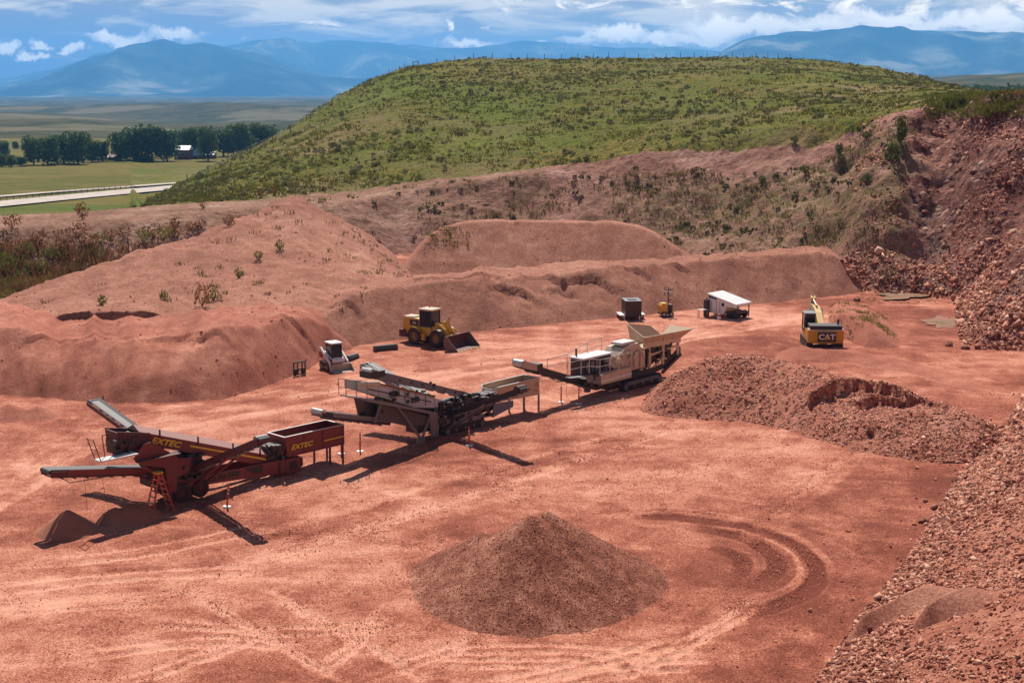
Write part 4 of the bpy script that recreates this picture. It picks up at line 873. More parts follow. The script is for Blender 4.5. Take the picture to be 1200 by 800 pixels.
# ------------------------------------------------------------------ ranch, trees, fences
M['crown'] = leafmat('cottonwood leaves', (.035, .065, .014), (.085, .135, .03), (.18, .23, .06), .06)
_m = M['crown'].node_tree; _b = _m.nodes['Principled BSDF']; _src = _b.inputs['Base Color'].links[0].from_socket; _oi = N(_m, 'ShaderNodeObjectInfo')
_m.links.new(mix(_m, _oi.outputs['Random'], _src, (.12, .155, .04)), _b.inputs['Base Color']); _b.inputs['Base Color'].links[0].from_node.inputs[0].links[0].from_node
_hs = math_(_m, 'MULTIPLY', _oi.outputs['Random'], .55); _m.links.new(_hs, _b.inputs['Base Color'].links[0].from_node.inputs[0])
def tree_mesh(seed, h, w_, lobes, nleaf):
    rng = np.random.default_rng(seed); Vs = []; Fs = []; c = 0
    for i in range(lobes):
        a_ = rng.uniform(0, 6.28); r = w_ * .5 * rng.uniform(.1, .62); zc = h * rng.uniform(.20, .82); cr = w_ * rng.uniform(.17, .30) * (1.2 - .5 * zc / h)
        V, Fq = leaf_cloud(nleaf, cr, cr, cr * 1.05, .62, rng, .45); V += (r * math.cos(a_), r * math.sin(a_), zc); Vs.append(V); Fs.append(Fq + c); c += len(V)
    cr_ = np_mesh('crown', np.concatenate(Vs), np.concatenate(Fs)); cr_.materials.append(M['crown'])
    b = MB(); b.tube([(0, 0, -.3), (.1, .1, h * .2), (.2, 0, h * .55)], [h * .030, h * .024, h * .010], 7)
    for k in range(5): a_ = k * 1.3; b.tube([(0.1, .1, h * (.18 + .05 * k)), (w_ * .28 * math.cos(a_), w_ * .28 * math.sin(a_), h * (.45 + .06 * k))], [h * .012, h * .004], 5)
    return cr_, b
TP = []
for s in range(4):
    cr_, b = tree_mesh(s + 3, 15, 13, 34, 70); tr = b.build('trunk', M['bark']); tm_ = tr.data; bpy.data.objects.remove(tr); TP.append((cr_, tm_))
def tree(u, vb, vt, wpx, kind, label, group, zg=None):
    y = gnd(u, vb, -14.5)[1] if zg is None else zg; x = (u - 600) / F * (y * cp + (H + 14) * sp); z = GZ(x, y); hgt = (vb - vt) / F * y * random.uniform(.86, 1.10); wd = wpx / F * y * 1.25
    t = empty('cottonwood_tree', (x, y, z), random.uniform(0, 6), label, 'tree', group); t.scale = (wd / 13, wd / 13, hgt / 14.2)
    for nm, me in (('crown', TP[kind % 4][0]), ('trunk', TP[kind % 4][1])):
        o = bpy.data.objects.new(nm, me); COL.objects.link(o); o.parent = t
    return t
g1, g2 = 'cottonwoods in the grove left of the farm buildings', 'cottonwoods around the red house'
TR = [(40, 197, 163, 24, 0, 1), (56, 197, 159, 30, 1, 1), (75, 195, 160, 30, 2, 1), (92, 196, 161, 30, 3, 1), (108, 193, 164, 22, 0, 1), (120, 192, 168, 18, 1, 1),
      (142, 191, 158, 26, 2, 2), (158, 190, 152, 32, 3, 2), (178, 190, 151, 34, 0, 2), (196, 190, 152, 26, 1, 2), (226, 186, 147, 30, 2, 2), (244, 190, 150, 22, 3, 2), (262, 184, 149, 30, 0, 2), (280, 183, 147, 34, 1, 2), (298, 180, 147, 34, 2, 2), (315, 180, 149, 26, 3, 2), (210, 182, 150, 26, 3, 2)]
for i, (u, vb, vt, wp, kd, g) in enumerate(TR):
    tree(u, vb, vt, wp, kd, 'dark green cottonwood in the valley grove on the small sheds\' side' if g == 1 else 'dark green cottonwood in the grove around the red house', g1 if g == 1 else g2)
for u, vb, vt, wp in ((5, 184, 167, 14), (18, 174, 165, 7), (28, 176, 168, 7), (3, 200, 186, 12), (14, 200, 184, 12), (170, 191, 184, 26), (26, 199, 187, 14)):
    tree(u, vb, vt, wp, random.randrange(4), 'small round tree standing at the edge of the valley groves', 'small trees at the edge of the groves')
# ranch buildings
M['barnred'] = plain('barn red boards', (.16, .035, .03), .8); M['wroof'] = plain('white metal roof', (.58, .60, .62), .5); M['rroof'] = plain('faded red roof', (.32, .10, .09), .7)
M['wwall'] = plain('white boards', (.62, .60, .56), .8); M['gglass'] = plain('dark window glass', (.02, .025, .03), .15)
def building(u, vb, wpx, hpx, dep, wall, roof, label, name='farm_building', wins=3, rise=.35, rz=.0):
    y = gnd(u, vb, -14.5)[1]; x, z = (u - 600) / F * (y * cp + (H + 14) * sp), 0; z = GZ(x, y); W = wpx / F * y; Hh = hpx / F * y
    t = empty(name, (x, y, z), rz, label, 'building'); e = Hh * (1 - rise)
    MB().box(-W / 2, W / 2, 0, dep, -.5, e).build('wall', wall, t)
    b = MB(); b.prismx([(-.5, e - .05), (dep / 2, Hh), (dep + .5, e - .05), (dep / 2, Hh - .25)][:3], -W / 2 - .4, W / 2 + .4); rf = b.build('roof', roof, t)
    for k in range(wins):
        xc = -W / 2 + W * (k + .5) / wins
        f = MB().box(xc - .6, xc + .6, -.06, -.005, e * .35, e * .75).build('window', M['wwall'], t)
        MB().box(xc - .48, xc + .48, -.09, -.065, e * .40, e * .71).build('pane', M['gglass'], f)
    MB().box(-W * .5 + .6, -W * .5 + 1.6, -.08, -.004, 0, min(2.1, e * .7)).build('door', M['barnred'] if wall is M['wwall'] else M['wwall'], t)
    return t
building(213, 188, 17, 16, 9, M['barnred'], M['wroof'], 'dark red two storey house with a white roof among cottonwoods', 'farm_house', 4, .3)
building(232, 187, 20, 9, 8, M['barnred'], M['wroof'], 'long low wing with a wide white roof joined beside the red house', 'farm_building', 3, .6)
building(246, 187, 9, 8, 7, M['barnred'], M['wroof'], 'small red shed with white roof at the far end of the long low wing', 'shed', 2, .4)
building(107, 191, 10, 7, 7, M['wwall'], M['wroof'], 'small white roofed shed beside the grove of cottonwoods', 'shed', 2, .45)
building(119, 191, 13, 6, 7, M['wwall'], M['wroof'], 'long pale shed between the white roofed shed and the red roofed one', 'shed', 3, .45)
building(131, 190.5, 14, 7, 7, M['barnred'], M['rroof'], 'low shed with a faded red roof in the valley', 'shed', 2, .45)
# far wood on the upland side
rg = np.random.default_rng(33); n = 150; uu_ = rg.uniform(1085, 1330, n); yy_ = rg.uniform(880, 1020, n); xx_ = (uu_ - 600) / F * (yy_ * cp); zz_ = G_base(xx_, yy_)
PV = []; PF = []; c0 = 0
for i in range(n):
    V, Fq = leaf_cloud(60, 5, 5, rg.uniform(3, 5.5), 1.3, rg, .4); V += (xx_[i], yy_[i], zz_[i] + 3.5); PV.append(V); PF.append(Fq + c0); c0 += len(V)
props(link_mesh('far_wood', np_mesh('far_wood', np.concatenate(PV), np.concatenate(PF)), M['crown']), kind='stuff')
# hill fence
M['post'] = plain('weathered fence post', (.15, .125, .10), .9); M['wire'] = plain('fence wire', (.18, .17, .16), .6, .6)
fps = [(214, 213), (239, 197), (263, 190 - 2), (291, 175), (317, 160), (338, 147), (363, 132), (388, 117), (410, 104), (434, 92), (456, 80), (474, 75), (484, 70), (491, 70)] + [(u, 67) for u in (512, 533, 555, 577, 599, 618, 638, 658, 677, 695, 713, 731, 748, 765, 781, 797, 813, 828, 843, 858, 871, 885, 899, 911, 925)]
fpos = []
for u, v in fps:
    y = float(DT(u)) - (14 if u < 500 else 4)
    x = (u - 600) / F * (y * cp + (H - 25) * sp); fpos.append((x, y, GZ(x, y)))
ft = empty('pasture_fence', fpos[15], 0, 'thin post and wire fence along the crest and flank of the green hill', 'fence'); fo = np.array(fpos[15])
for i, p in enumerate(fpos):
    q = np.array(p) - fo; b = MB(); hh = 1.55 + random.uniform(-.15, .2); b.tube([q + (0, 0, -.3), q + (random.uniform(-.06, .06), 0, hh)], .085, 6); b.build('post', M['post'], ft)
b = MB()
for hgt in (.5, .95, 1.35):
    for p, q in zip(fpos[:-1], fpos[1:]): b.tube([np.array(p) - fo + (0, 0, hgt), np.array(q) - fo + (0, 0, hgt)], .012, 3, False)
b.build('wire', M['wire'], ft)
q1, q2 = np.array(fpos[12]) - fo, np.array(fpos[13]) - fo
b = MB(); b.tube([q1 + (0, 0, 1.5), q2 + (0, 0, 1.5)], .09, 6); b.tube([q1 + (0, 0, .3), q2 + (0, 0, 1.4)], .05, 5); b.build('brace', M['post'], ft)
# road fence
rp_ = line2(vroad(0, 234.6), vroad(172, 217.6))[1:3]
px = np.array([p[0] for p in rp_]); py = np.array([p[1] for p in rp_]); L = np.concatenate([[0], np.cumsum(np.hypot(np.diff(px), np.diff(py)))]); tt = np.linspace(0, L[-1], 26)
pp_ = np.stack([np.interp(tt, L, px), np.interp(tt, L, py)], -1); pz = G_base(pp_[:, 0], pp_[:, 1])
rt = empty('road_fence', (*pp_[12], pz[12]), 0, 'dark post and rail fence running between the two pale roads', 'fence'); ro = np.array((*pp_[12], pz[12])); b = MB()
for i in range(26):
    q = np.array((*pp_[i], pz[i])) - ro; MB().box(q[0] - .08, q[0] + .08, q[1] - .08, q[1] + .08, q[2] - .2, q[2] + 1.2).build('post', M['post'], rt)
    if i: b.beam(q0 + (0, 0, 1.1), q + (0, 0, 1.1), .05, .07); b.beam(q0 + (0, 0, .55), q + (0, 0, .55), .05, .07)
    q0 = q
b.build('rail', M['post'], rt)
# power pole
x, y, z = gnd(120, 193, -14.5) + (0,); y += 60; z = GZ(x, y)
t = empty('utility_pole', (x, y, z), 0, 'thin wooden utility pole rising between the groves in the valley', 'utility pole'); MB().tube([(0, 0, -.5), (0, 0, 15)], [.22, .14], 7).build('pole', M['post'], t); MB().box(-1.2, 1.2, -.08, .08, 14, 14.2).build('crossarm', M['post'], t)
# ------------------------------------------------------------------ machines
RD = (.34, .17, .125)
M['maroon'] = paint('maroon paint', (.19, .034, .036), .30, .45, 0, RD)
M['maroond'] = paint('dark maroon paint', (.10, .024, .026), .26, .6, 0, RD)
M['belt'] = paint('black conveyor rubber', (.05, .052, .056), .16, .55, 0, RD)
M['black'] = paint('black machine steel', (.026, .026, .028), .20, .5, 0, RD)
M['grey'] = paint('grey machine steel', (.19, .197, .208), .08, .5, .1, RD)
M['lgrey'] = paint('light grey paint', (.66, .64, .60), .18, .5, 0, RD)
M['bright'] = paint('worn bright steel', (.48, .46, .44), .25, .35, .7, RD)
M['tan'] = paint('dusty tan paint', (.56, .42, .29), .45, .7, 0, (.40, .22, .14))
M['cream'] = paint('cream machine paint', (.66, .55, .40), .55, .5, 0, (.38, .21, .14))
M['white'] = paint('white paint', (.80, .79, .76), .10, .4, 0, RD, .1)
M['rust'] = paint('rust orange', (.26, .11, .045), .3, .8, 0, RD)
M['yellow'] = paint('yellow machine paint', (.70, .40, .05), .18, .4, 0, RD)
M['catyellow'] = paint('clean yellow paint', (.64, .33, .02), .10, .35, 0, RD)
M['yletter'] = plain('yellow lettering', (.85, .62, .05), .5)
M['wletter'] = plain('white lettering', (.82, .82, .80), .5)
M['tyre'] = paint('tyre rubber', (.022, .021, .020), .5, .75, 0, RD)
M['rim'] = paint('wheel rim', (.30, .17, .05), .55, .5, 0, RD)
M['glass'], gnt_, gb_ = newmat('tinted cab glass'); gb_.inputs['Base Color'].default_value = (.012, .022, .030, 1); gb_.inputs['Roughness'].default_value = .08
M['red'] = paint('red paint', (.42, .03, .025), .15, .4, 0, RD)
M['orange'] = plain('orange plastic', (.62, .06, .02), .5)
M['oyellow'] = plain('yellow ladder plastic', (.70, .42, .04), .5)
M['alu'] = plain('aluminium', (.55, .55, .54), .35, .8)
M['bluegrey'] = paint('blue grey paint', (.15, .18, .25), .25, .5, 0, RD)
def wheel(parent, cx_, cy0, cy1, cz_, r, rimmat, face=-1, lug=True):
    wd = cy1 - cy0; b = MB(); n = 28
    b.lathe_y((cx_, cy0, cz_), [(r * .56, 0), (r * .9, 0), (r, wd * .15), (r, wd * .85), (r * .9, wd), (r * .56, wd), (r * .56, 0)], n)
    if lug:
        for k in range(22):
            a_ = 2 * math.pi * k / 22
            p = np.array((cx_ + r * math.cos(a_), 0, cz_ + r * math.sin(a_))); b.beam(p + (0, cy0 + wd * .06, 0), p + (0, cy1 - wd * .06, 0), r * .10, r * .07, (math.cos(a_), 0, math.sin(a_)))
    t = b.build('wheel', M['tyre'], parent)
    b = MB(); yc = cy0 if face < 0 else cy1; s = -1 if face < 0 else 1
    b.lathe_y((cx_, yc, cz_), [(0.001, -s * .10 * r), (r * .22, -s * .10 * r), (r * .26, -s * .2 * r), (r * .50, -s * .2 * r), (r * .58, s * .01)], n)
    b.build('rim', rimmat, t); return t
def conveyor(parent, p, q, w_, belt, frame, depth=.22, rollers=True, name='conveyor', nsup=6):
    p = np.array(p, float); q = np.array(q, float); d = q - p; L = np.linalg.norm(d); d /= L; sd_ = np.cross(d, (0, 0, 1)); sd_ /= np.linalg.norm(sd_); up = np.cross(sd_, d)
    f = MB()
    for s in (-1, 1):
        o = sd_ * s * (w_ / 2 + .04)
        f.beam(p + o - up * depth * .5, q + o - up * depth * .5, .07, depth)
    for k in range(nsup + 1): c = p + d * L * k / nsup - up * depth * .8; f.beam(c - sd_ * w_ / 2, c + sd_ * w_ / 2, .06, .06)
    fr_ = f.build(name, frame, parent)
    b = MB(); n = 14
    prof = [(-w_ / 2, .06), (-w_ * .28, -.01), (w_ * .28, -.01), (w_ / 2, .06), (w_ / 2, .03), (-w_ / 2, .03 - .07)]
    A_ = [(-.5, .05), (-.27, -.02), (.27, -.02), (.5, .05), (.5, .02), (.27, -.05), (-.27, -.05), (-.5, .02)]
    vs = []
    for e in (p, q): vs += [e + sd_ * a_ * w_ + up * (c + .03) for a_, c in A_]
    m = len(A_); b.add(vs, [(i, (i + 1) % m, (i + 1) % m + m, i + m) for i in range(m)] + [tuple(range(m)), tuple(range(2 * m - 1, m - 1, -1))])
    for e in (p, q): b.tube([e - sd_ * w_ * .5 - up * .06, e + sd_ * w_ * .5 - up * .06], .12, 10)
    b.build('belt', belt, fr_)
    if rollers:
        r_ = MB()
        for k in range(1, 9): c = p + d * L * k / 9 - up * (depth + .06); r_.tube([c - sd_ * w_ * .45, c + sd_ * w_ * .45], .045, 6)
        r_.build('roller', M['grey'], fr_)
    return fr_
def rail(parent, pts, h, mat, name='guard_rail', r=.022, mid=True, posts=None):
    b = MB(); pts = [np.array(p, float) for p in pts]
    for p in (posts or pts): b.tube([p, np.array(p) + (0, 0, h)], r, 5)
    b.tube([p + (0, 0, h) for p in pts], r, 5)
    if mid: b.tube([p + (0, 0, h * .5) for p in pts], r * .8, 5)
    return b.build(name, mat, parent)
def clutter(parent, name, mat, boxes, tubes=(), n=0, region=None, seed=0, sz=(.1, .35)):
    """an engine bay: fixed boxes and pipes plus small fittings"""
    b = MB(); rng = random.Random(seed)
    for x0, x1, y0, y1, z0, z1 in boxes: b.box(x0, x1, y0, y1, z0, z1)
    for pts, r in tubes: b.tube(pts, r, 6)
    for k in range(n):
        x = rng.uniform(*region[0]); y = rng.uniform(*region[1]); z = rng.uniform(*region[2]); a_, c, e = (rng.uniform(*sz) for _ in range(3)); b.box(x - a_ / 2, x + a_ / 2, y - c / 2, y + c / 2, z - e / 2, z + e / 2)
    return b.build(name, mat, parent)
def tracks(parent, x0, x1, y0, y1, h, mat, name='track'):
    r = h / 2; b = MB(); prof = []
    for k in range(9): a_ = math.pi / 2 + math.pi * k / 8; prof.append((x0 + r + r * math.cos(a_), r + r * math.sin(a_)))
    for k in range(9): a_ = -math.pi / 2 + math.pi * k / 8; prof.append((x1 - r + r * math.cos(a_), r + r * math.sin(a_)))
    b.prism(prof, y0 + .02, y1 - .02)
    n = max(8, int((x1 - x0) / .16))
    for k in range(n):
        x = x0 + r * .6 + (x1 - x0 - r * 1.2) * k / (n - 1)
        for z in (-.0, h - .0): b.box(x - .05, x + .05, y0, y1, z - .03, z + .03)
    t = b.build(name, mat, parent)
    w_ = MB()
    for k in range(5): xc = x0 + r + (x1 - x0 - h) * k / 4; w_.cyl((xc, y0 - .03, r * .85), (xc, y0 + .03, r * .85), r * (.62 if k in (0, 4) else .34), 12)
    w_.build('track_roller', M['grey'], t); return t

# ===== maroon screener
o0 = gnd(405, 541); a0 = 46
T = empty('screening_plant', (o0[0], o0[1], GZ(*o0)), R(a0), 'maroon wheeled screening plant with yellow lettering and black conveyors', 'screener')
W = 1.55
b = MB()
b.prism([(-4.14, 2.12), (-.1, 2.14), (-.08, 1.02), (-4.0, 1.02)], 0, .05)
b.prism([(-4.14, 2.12), (-.1, 2.14), (-.08, 1.02), (-4.0, 1.02)], W - .05, W)
b.box(-.13, -.08, .051, W - .051, 1.02, 2.138); b.prismx([(.055, 2.10), (W - .055, 2.10), (W * .72, 1.05), (W * .28, 1.05)], -4.10, -4.05)
b.prismx([(.06, 1.75), (.10, 1.75), (.5, 1.06), (.46, 1.03)], -4.0, -.14); b.prismx([(W - .06, 1.75), (W - .10, 1.75), (W - .5, 1.06), (W - .46, 1.03)], -4.0, -.14)
b.box(-4.0, -.14, .44, W - .44, 1.03, 1.07)
hp_ = b.build('hopper', M['maroon'], T)
b = MB(); b.box(-4.2, -.06, -.03, .07, 2.142, 2.18); b.box(-4.2, -.06, W - .07, W + .03, 2.142, 2.18); b.box(-4.2, -4.1, .072, W - .072, 2.142, 2.18); b.box(-.16, -.06, .072, W - .072, 2.142, 2.18); b.build('rim', M['bright'], hp_)
b = MB()
for x in (-2.85, -1.55, -.12): b.box(x - .03, x + .03, -.05, -.002, 1.03, 2.13)
b.box(-4.0, -.1, -.04, -.001, 1.03, 1.08); b.build('rib', M['maroon'], hp_)
text('lettering', 'EXTEC', .37, M['yletter'], hp_, (-3.78, -.055, 1.40), (R(90), 0, 0), .28, 1.28, bold=.03)
MB().box(-1.52, -.16, -.065, -.052, 1.47, 1.535).build('stripe', M['yletter'], hp_)
for x, y in ((-.14, .02), (-.14, W - .1), (-1.05, .02), (-1.05, W - .1)): MB().box(x - .04, x + .05, y, y + .09, -.25, 1.018).build('leg', M['maroond'], T)
b = MB(); b.box(-4.12, -3.1, .03, W - .03, .10, .90); b.box(-3.0 + .0, -2.9, .1, .3, .3, .8); cb = b.build('end_box', M['maroon'], T)
MB().box(-3.85, -3.4, .0, .026, .30, .72).build('dark_plate', M['black'], cb)
b = MB(); pf = [(-11.2, 1.25), (-9.6, .98), (-8.0, 1.02), (-5.6, .98), (-4.125, .93), (-4.125, .14), (-5.6, .30), (-9.4, .58), (-11.2, .80)]
b.prism(pf, .06, .14); b.prism(pf, W - .14, W - .06); ch = b.build('chassis', M['maroon'], T)
b = MB()
for x0, x1 in ((-9.0, -8.55), (-8.4, -7.9), (-7.75, -7.1)): b.box(x0, x1, .03, .056, .66, .92)
b.prism([(-6.7, .92), (-5.6, .92), (-5.7, .52), (-6.3, .58)], .03, .056); b.build('dark_plate', M['black'], ch)  # black plates stand in for the shade inside chassis cutouts
# feeder throat under the hopper
clutter(T, 'feeder', M['black'], [(-5.1, -4.15, .25, W - .25, .95, 1.75)], [([(-4.3, .3, 1.0), (-5.2, .3, 1.9)], .05), ([(-4.6, .2, .9), (-4.9, .2, 1.7)], .04)], 10, ((-5.1, -4.2), (.1, .4), (.9, 1.8)), 3)
# main boom
b = MB(); pb_ = [(-4.86, 1.24), (-12.75, 4.0), (-12.75, 3.36), (-4.92, .62)]
b.prism(pb_, .30, .36); bo = b.build('boom_panel', M['maroon'], T)
MB().prism(pb_, 1.22, 1.28).build('boom_panel', M['maroon'], T)
sl_ = (4.0 - 1.24) / 7.89; be = math.atan(sl_)
MB().add([(-4.9, .27, 1.25), (-4.9, .80, 1.52), (-4.9, 1.33, 1.25), (-12.75, .27, 4.0), (-12.75, .80, 4.27), (-12.75, 1.33, 4.0), (-4.9, .27, 1.22), (-4.9, 1.33, 1.22), (-12.75, .27, 3.97), (-12.75, 1.33, 3.97)], [(0, 1, 4, 3), (1, 2, 5, 4), (0, 6, 7, 2, 1), (3, 4, 5, 9, 8), (6, 0, 3, 8), (2, 7, 9, 5), (6, 8, 9, 7)]).build('boom_cover', paint('dusty pink cover', (.42, .20, .18), .5, .6, 0, (.40, .24, .19)), T)
conveyor(T, (-4.6, .79, .95), (-12.9, .79, 3.85), .7, M['belt'], M['maroond'])
text('lettering', 'EXTEC', .42, M['yletter'], bo, (-12.1, .294, 3.31), (R(90), be, 0), .28, 1.35, bold=.03)
b = MB(); zz = lambda x: 1.0 + sl_ * (-4.9 - x); b.prism([(-9.85, zz(-9.85) - .06), (-5.0, zz(-5.0) - .06), (-5.0, zz(-5.0) + .03), (-9.85, zz(-9.85) + .03)], .285, .298); b.build('stripe', M['yletter'], bo)
b = MB()
for x in (-11.6, -9.4, -7.3, -5.6): b.box(x - .04, x + .04, .22, .27, zz(x) + .1, zz(x) + .55)
b.build('bracket', M['maroond'], bo)
# screen box, gusset and walkway at the high end
b = MB(); b.prism([(-13.95, 4.22), (-12.2, 3.85), (-12.0, 2.95), (-13.85, 2.95)], .15, .21); b.prism([(-13.95, 4.22), (-12.2, 3.85), (-12.0, 2.95), (-13.85, 2.95)], 1.35, 1.41); b.box(-13.95, -13.88, .22, 1.34, 3.0, 4.15); b.beam((-13.85, .1, 3.6), (-12.2, .1, 3.4), .07); b.beam((-13.9, .1, 3.15), (-12.1, .1, 3.1), .08); b.beam((-13.4, .1, 3.1), (-13.4, .1, 3.95), .07); b.build('screen_box', M['maroond'], T)
clutter(T, 'screen_drive', M['black'], [(-14.0, -12.8, .25, 1.3, 3.3, 3.7)], [([(-13.9, .05, 3.9), (-13.2, .05, 3.5), (-12.6, .05, 3.4)], .03)], 14, ((-14.1, -12.5), (.0, .3), (3.1, 3.8)), 5)
b = MB(); b.prism([(-13.35, 2.75), (-12.75, 3.45), (-12.35, 3.45), (-10.9, 2.45), (-11.0, .65), (-11.45, .65), (-11.62, 2.0), (-12.7, 2.32)], -.14, -.08); b.build('gusset_plate', M['maroon'], T)
b = MB(); b.prism([(-11.0, 2.35), (-10.0, 2.2), (-10.2, 1.5), (-10.95, 1.35)], -.06, .0); b.build('side_panel', M['maroon'], T)
b = MB(); b.beam((-12.9, -.1, 2.35), (-11.3, -.1, 1.05), .12, .16); b.build('brace', M['maroon'], T)
wk = MB().box(-15.35, -13.3, -.55, .1, 3.08, 3.14).build('walkway', M['lgrey'], T)
MB().box(-13.298, -10.9, -.5, -.16, 2.62, 2.68).build('walkway', M['maroond'], T)
b = MB()
for x, y, lx in ((-15.3, -.5, -.35), (-15.3, .05, -.35), (-14.75, .08, -.1), (-14.3, .08, -.1)): b.tube([(x, y, 3.12), (x + lx, y, 4.25)], .025, 5)
b.tube([(-15.65, -.5, 4.2), (-15.65, .05, 4.2)], .022, 5); b.tube([(-14.85, .08, 4.2), (-14.4, .08, 4.2)], .022, 5); b.tube([(-15.5, -.5, 3.7), (-15.5, .05, 3.7)], .02, 5)
b.build('guard_rail', M['maroond'], T)
# tail belt
tb_ = conveyor(T, (-11.6, .72, 1.85), (-17.45, .72, 2.90), .85, M['belt'], M['maroond'], .30, True, 'tail_conveyor')
MB().prism([(-16.7, 2.58), (-12.3, 1.80), (-12.3, 2.08), (-16.6, 2.82)], .20, .235).build('skirt', M['maroon'], tb_)
MB().beam((-13.2, .3, 1.9), (-11.3, .3, 1.0), .1, .1).build('strut', M['maroond'], tb_)
b = MB(); b.tube([(-17.2, .2, 2.7), (-16.6, .2, 2.2), (-15.7, .2, 2.15), (-14.3, .2, 2.1)], .022, 5); b.tube([(-15.8, .25, 2.3), (-15.75, .25, .6)], .010, 4); b.tube([(-14.9, .25, 2.2), (-14.6, .25, .2)], .010, 4); b.build('hose', M['black'], tb_)
# engine and undercarriage
clutter(T, 'engine', M['black'], [(-12.2, -9.2, .25, 1.35, 1.0, 2.3), (-10.8, -9.3, .1, 1.4, .5, 1.0)], [([(-12.0, .1, 1.2), (-10.5, .05, 1.6), (-9.2, .1, 1.3)], .05), ([(-11.4, .1, 2.2), (-10.2, 0, 1.9)], .04)], 46, ((-12.2, -9.0), (.0, .25), (.7, 2.4)), 9, (.10, .42))
clutter(T, 'hydraulic_fittings', M['maroond'], [(-12.3, -9.4, .1, .2, 1.2, 2.1)], [], 14, ((-12.2, -9.2), (-.02, .15), (.8, 2.3)), 12, (.1, .3))  # scatter of separate hydraulic boxes, not a single block
for xw in (-10.62, -9.5): wheel(T, xw, -.05, .27, .47, .47, M['maroond']); wheel(T, xw, 1.28, 1.60, .47, .47, M['maroond'], 1)
# side belts
sc_ = conveyor(T, (-9.5, .35, 1.55), (-9.62, -5.75, 4.15), .62, M['belt'], M['maroond'], .22, True, 'side_conveyor')
b = MB(); b.beam((-9.2, -.05, .75), (-9.25, -3.3, 2.85), .09); b.beam((-9.85, -.05, .75), (-9.9, -3.3, 2.85), .09); b.build('strut', M['maroon'], sc_)
MB().tube([(-9.95, -5.55, 4.1), (-9.3, -5.55, 4.1)], .17, 12).build('head_drum', M['grey'], sc_)
sc_ = conveyor(T, (-11.1, 1.3, 2.75), (-11.2, 7.35, 4.2), .72, M['belt'], M['maroond'], .22, True, 'side_conveyor')
b = MB(); b.beam((-10.9, 1.4, 1.5), (-10.9, 4.5, 3.3), .09); b.beam((-11.5, 1.4, 1.5), (-11.5, 4.5, 3.3), .09); b.build('strut', M['maroon'], sc_)
for x in (-11.3, -4.5): MB().box(x - .06, x + .06, .0, .12, -.25, .85).build('jack_leg', M['maroond'], T)

# ===== grey screener
o1 = gnd(633, 482); a1 = 48.5
T = empty('screening_plant', (o1[0], o1[1], GZ(*o1)), R(a1), 'dark grey tracked screening plant with a dusty tan hopper', 'screener')
W = 1.38; b = MB()
pf = [(-4.05, 2.18), (-.08, 2.21), (-.08, 1.10), (-4.05, 1.28)]
b.prism(pf, 0, .05); b.prism(pf, W - .05, W); b.box(-.13, -.081, .051, W - .051, 1.1, 2.2)
b.prismx([(.06, 1.9), (.10, 1.9), (.5, 1.25), (.46, 1.22)], -4.0, -.14); b.prismx([(W - .06, 1.9), (W - .10, 1.9), (W - .5, 1.25), (W - .46, 1.22)], -4.0, -.14); b.box(-4.0, -.14, .44, W - .44, 1.22, 1.26)
hp_ = b.build('hopper', M['tan'], T)
b = MB(); b.box(-4.1, -.04, -.03, .06, 2.212, 2.25); b.box(-4.1, -.04, W - .06, W + .03, 2.212, 2.25); b.box(-.12, -.04, .062, W - .062, 2.212, 2.25); b.tube([(-4.1, -.02, 2.22), (-4.35, .25, 2.05), (-4.35, W - .25, 2.05), (-4.1, W, 2.22)], .05, 6); b.build('rim', M['lgrey'], hp_)
b = MB(); rr = random.Random(4)
for k in range(16): x = rr.uniform(-2.2, -.3); z = rr.uniform(1.35, 2.0); l = rr.uniform(.06, .3); b.box(x, x + l, -.012, -.001, z, z + rr.uniform(.02, .06))
b.build('scuff', M['black'], hp_)
for x, y in ((-.1, .0), (-.1, W - .1), (-1.55, .0), (-1.55, W - .1)): MB().box(x - .05, x + .05, y, y + .1, -.25, 1.12).build('leg', M['grey'], T)
MB().prism([(-4.6, 1.26), (-2.75, 1.18), (-2.75, .78), (-4.7, .42)], -.10, -.02).build('side_panel', M['bluegrey'], T)
clutter(T, 'feeder', M['black'], [(-5.2, -4.06, .2, W - .2, .8, 1.9)], [([(-4.2, .1, 1.0), (-5.3, .0, 1.6)], .05)], 16, ((-5.4, -4.2), (-.05, .3), (.6, 1.9)), 21)
MB().prism([(-10.4, 1.1), (-4.2, .62), (-4.2, .42), (-10.4, .72)], .12, .26).build('chassis', M['grey'], T); MB().prism([(-10.4, 1.1), (-4.2, .62), (-4.2, .42), (-10.4, .72)], W - .26, W - .12).build('chassis', M['grey'], T)
tracks(T, -8.95, -5.35, -.05, .34, .52, M['black']); tracks(T, -8.95, -5.35, 1.06, 1.45, .52, M['black'])
MB().box(-8.3, -5.8, -.12, -.06, .55, .82).build('track_guard', M['grey'], T)
# main belt
pm2 = [(-14.25, 4.86), (-5.75, 2.0), (-5.6, 1.66), (-14.25, 4.30)]
mc_ = MB().prism(pm2, .40, .46).build('main_conveyor', M['grey'], T); MB().prism(pm2, 1.22, 1.28).build('main_conveyor', M['grey'], T)
conveyor(T, (-5.3, .84, 1.75), (-14.2, .84, 4.72), .68, M['belt'], M['black'])
b = MB()
for k in range(8): x = -12.2 + k * .93; z = 4.58 + (x + 14.25) * (1.83 - 4.58) / 8.57; b.cyl((x, .375, z), (x, .398, z), .075, 10)
b.build('hole', M['black'], mc_)
MB().box(-14.5, -13.4, .36, 1.34, 4.35, 4.72).build('head_box', M['black'], T)
MB().tube([(-14.3, .45, 4.75), (-14.3, 1.25, 4.75)], .17, 12).build('head_drum', M['lgrey'], T)
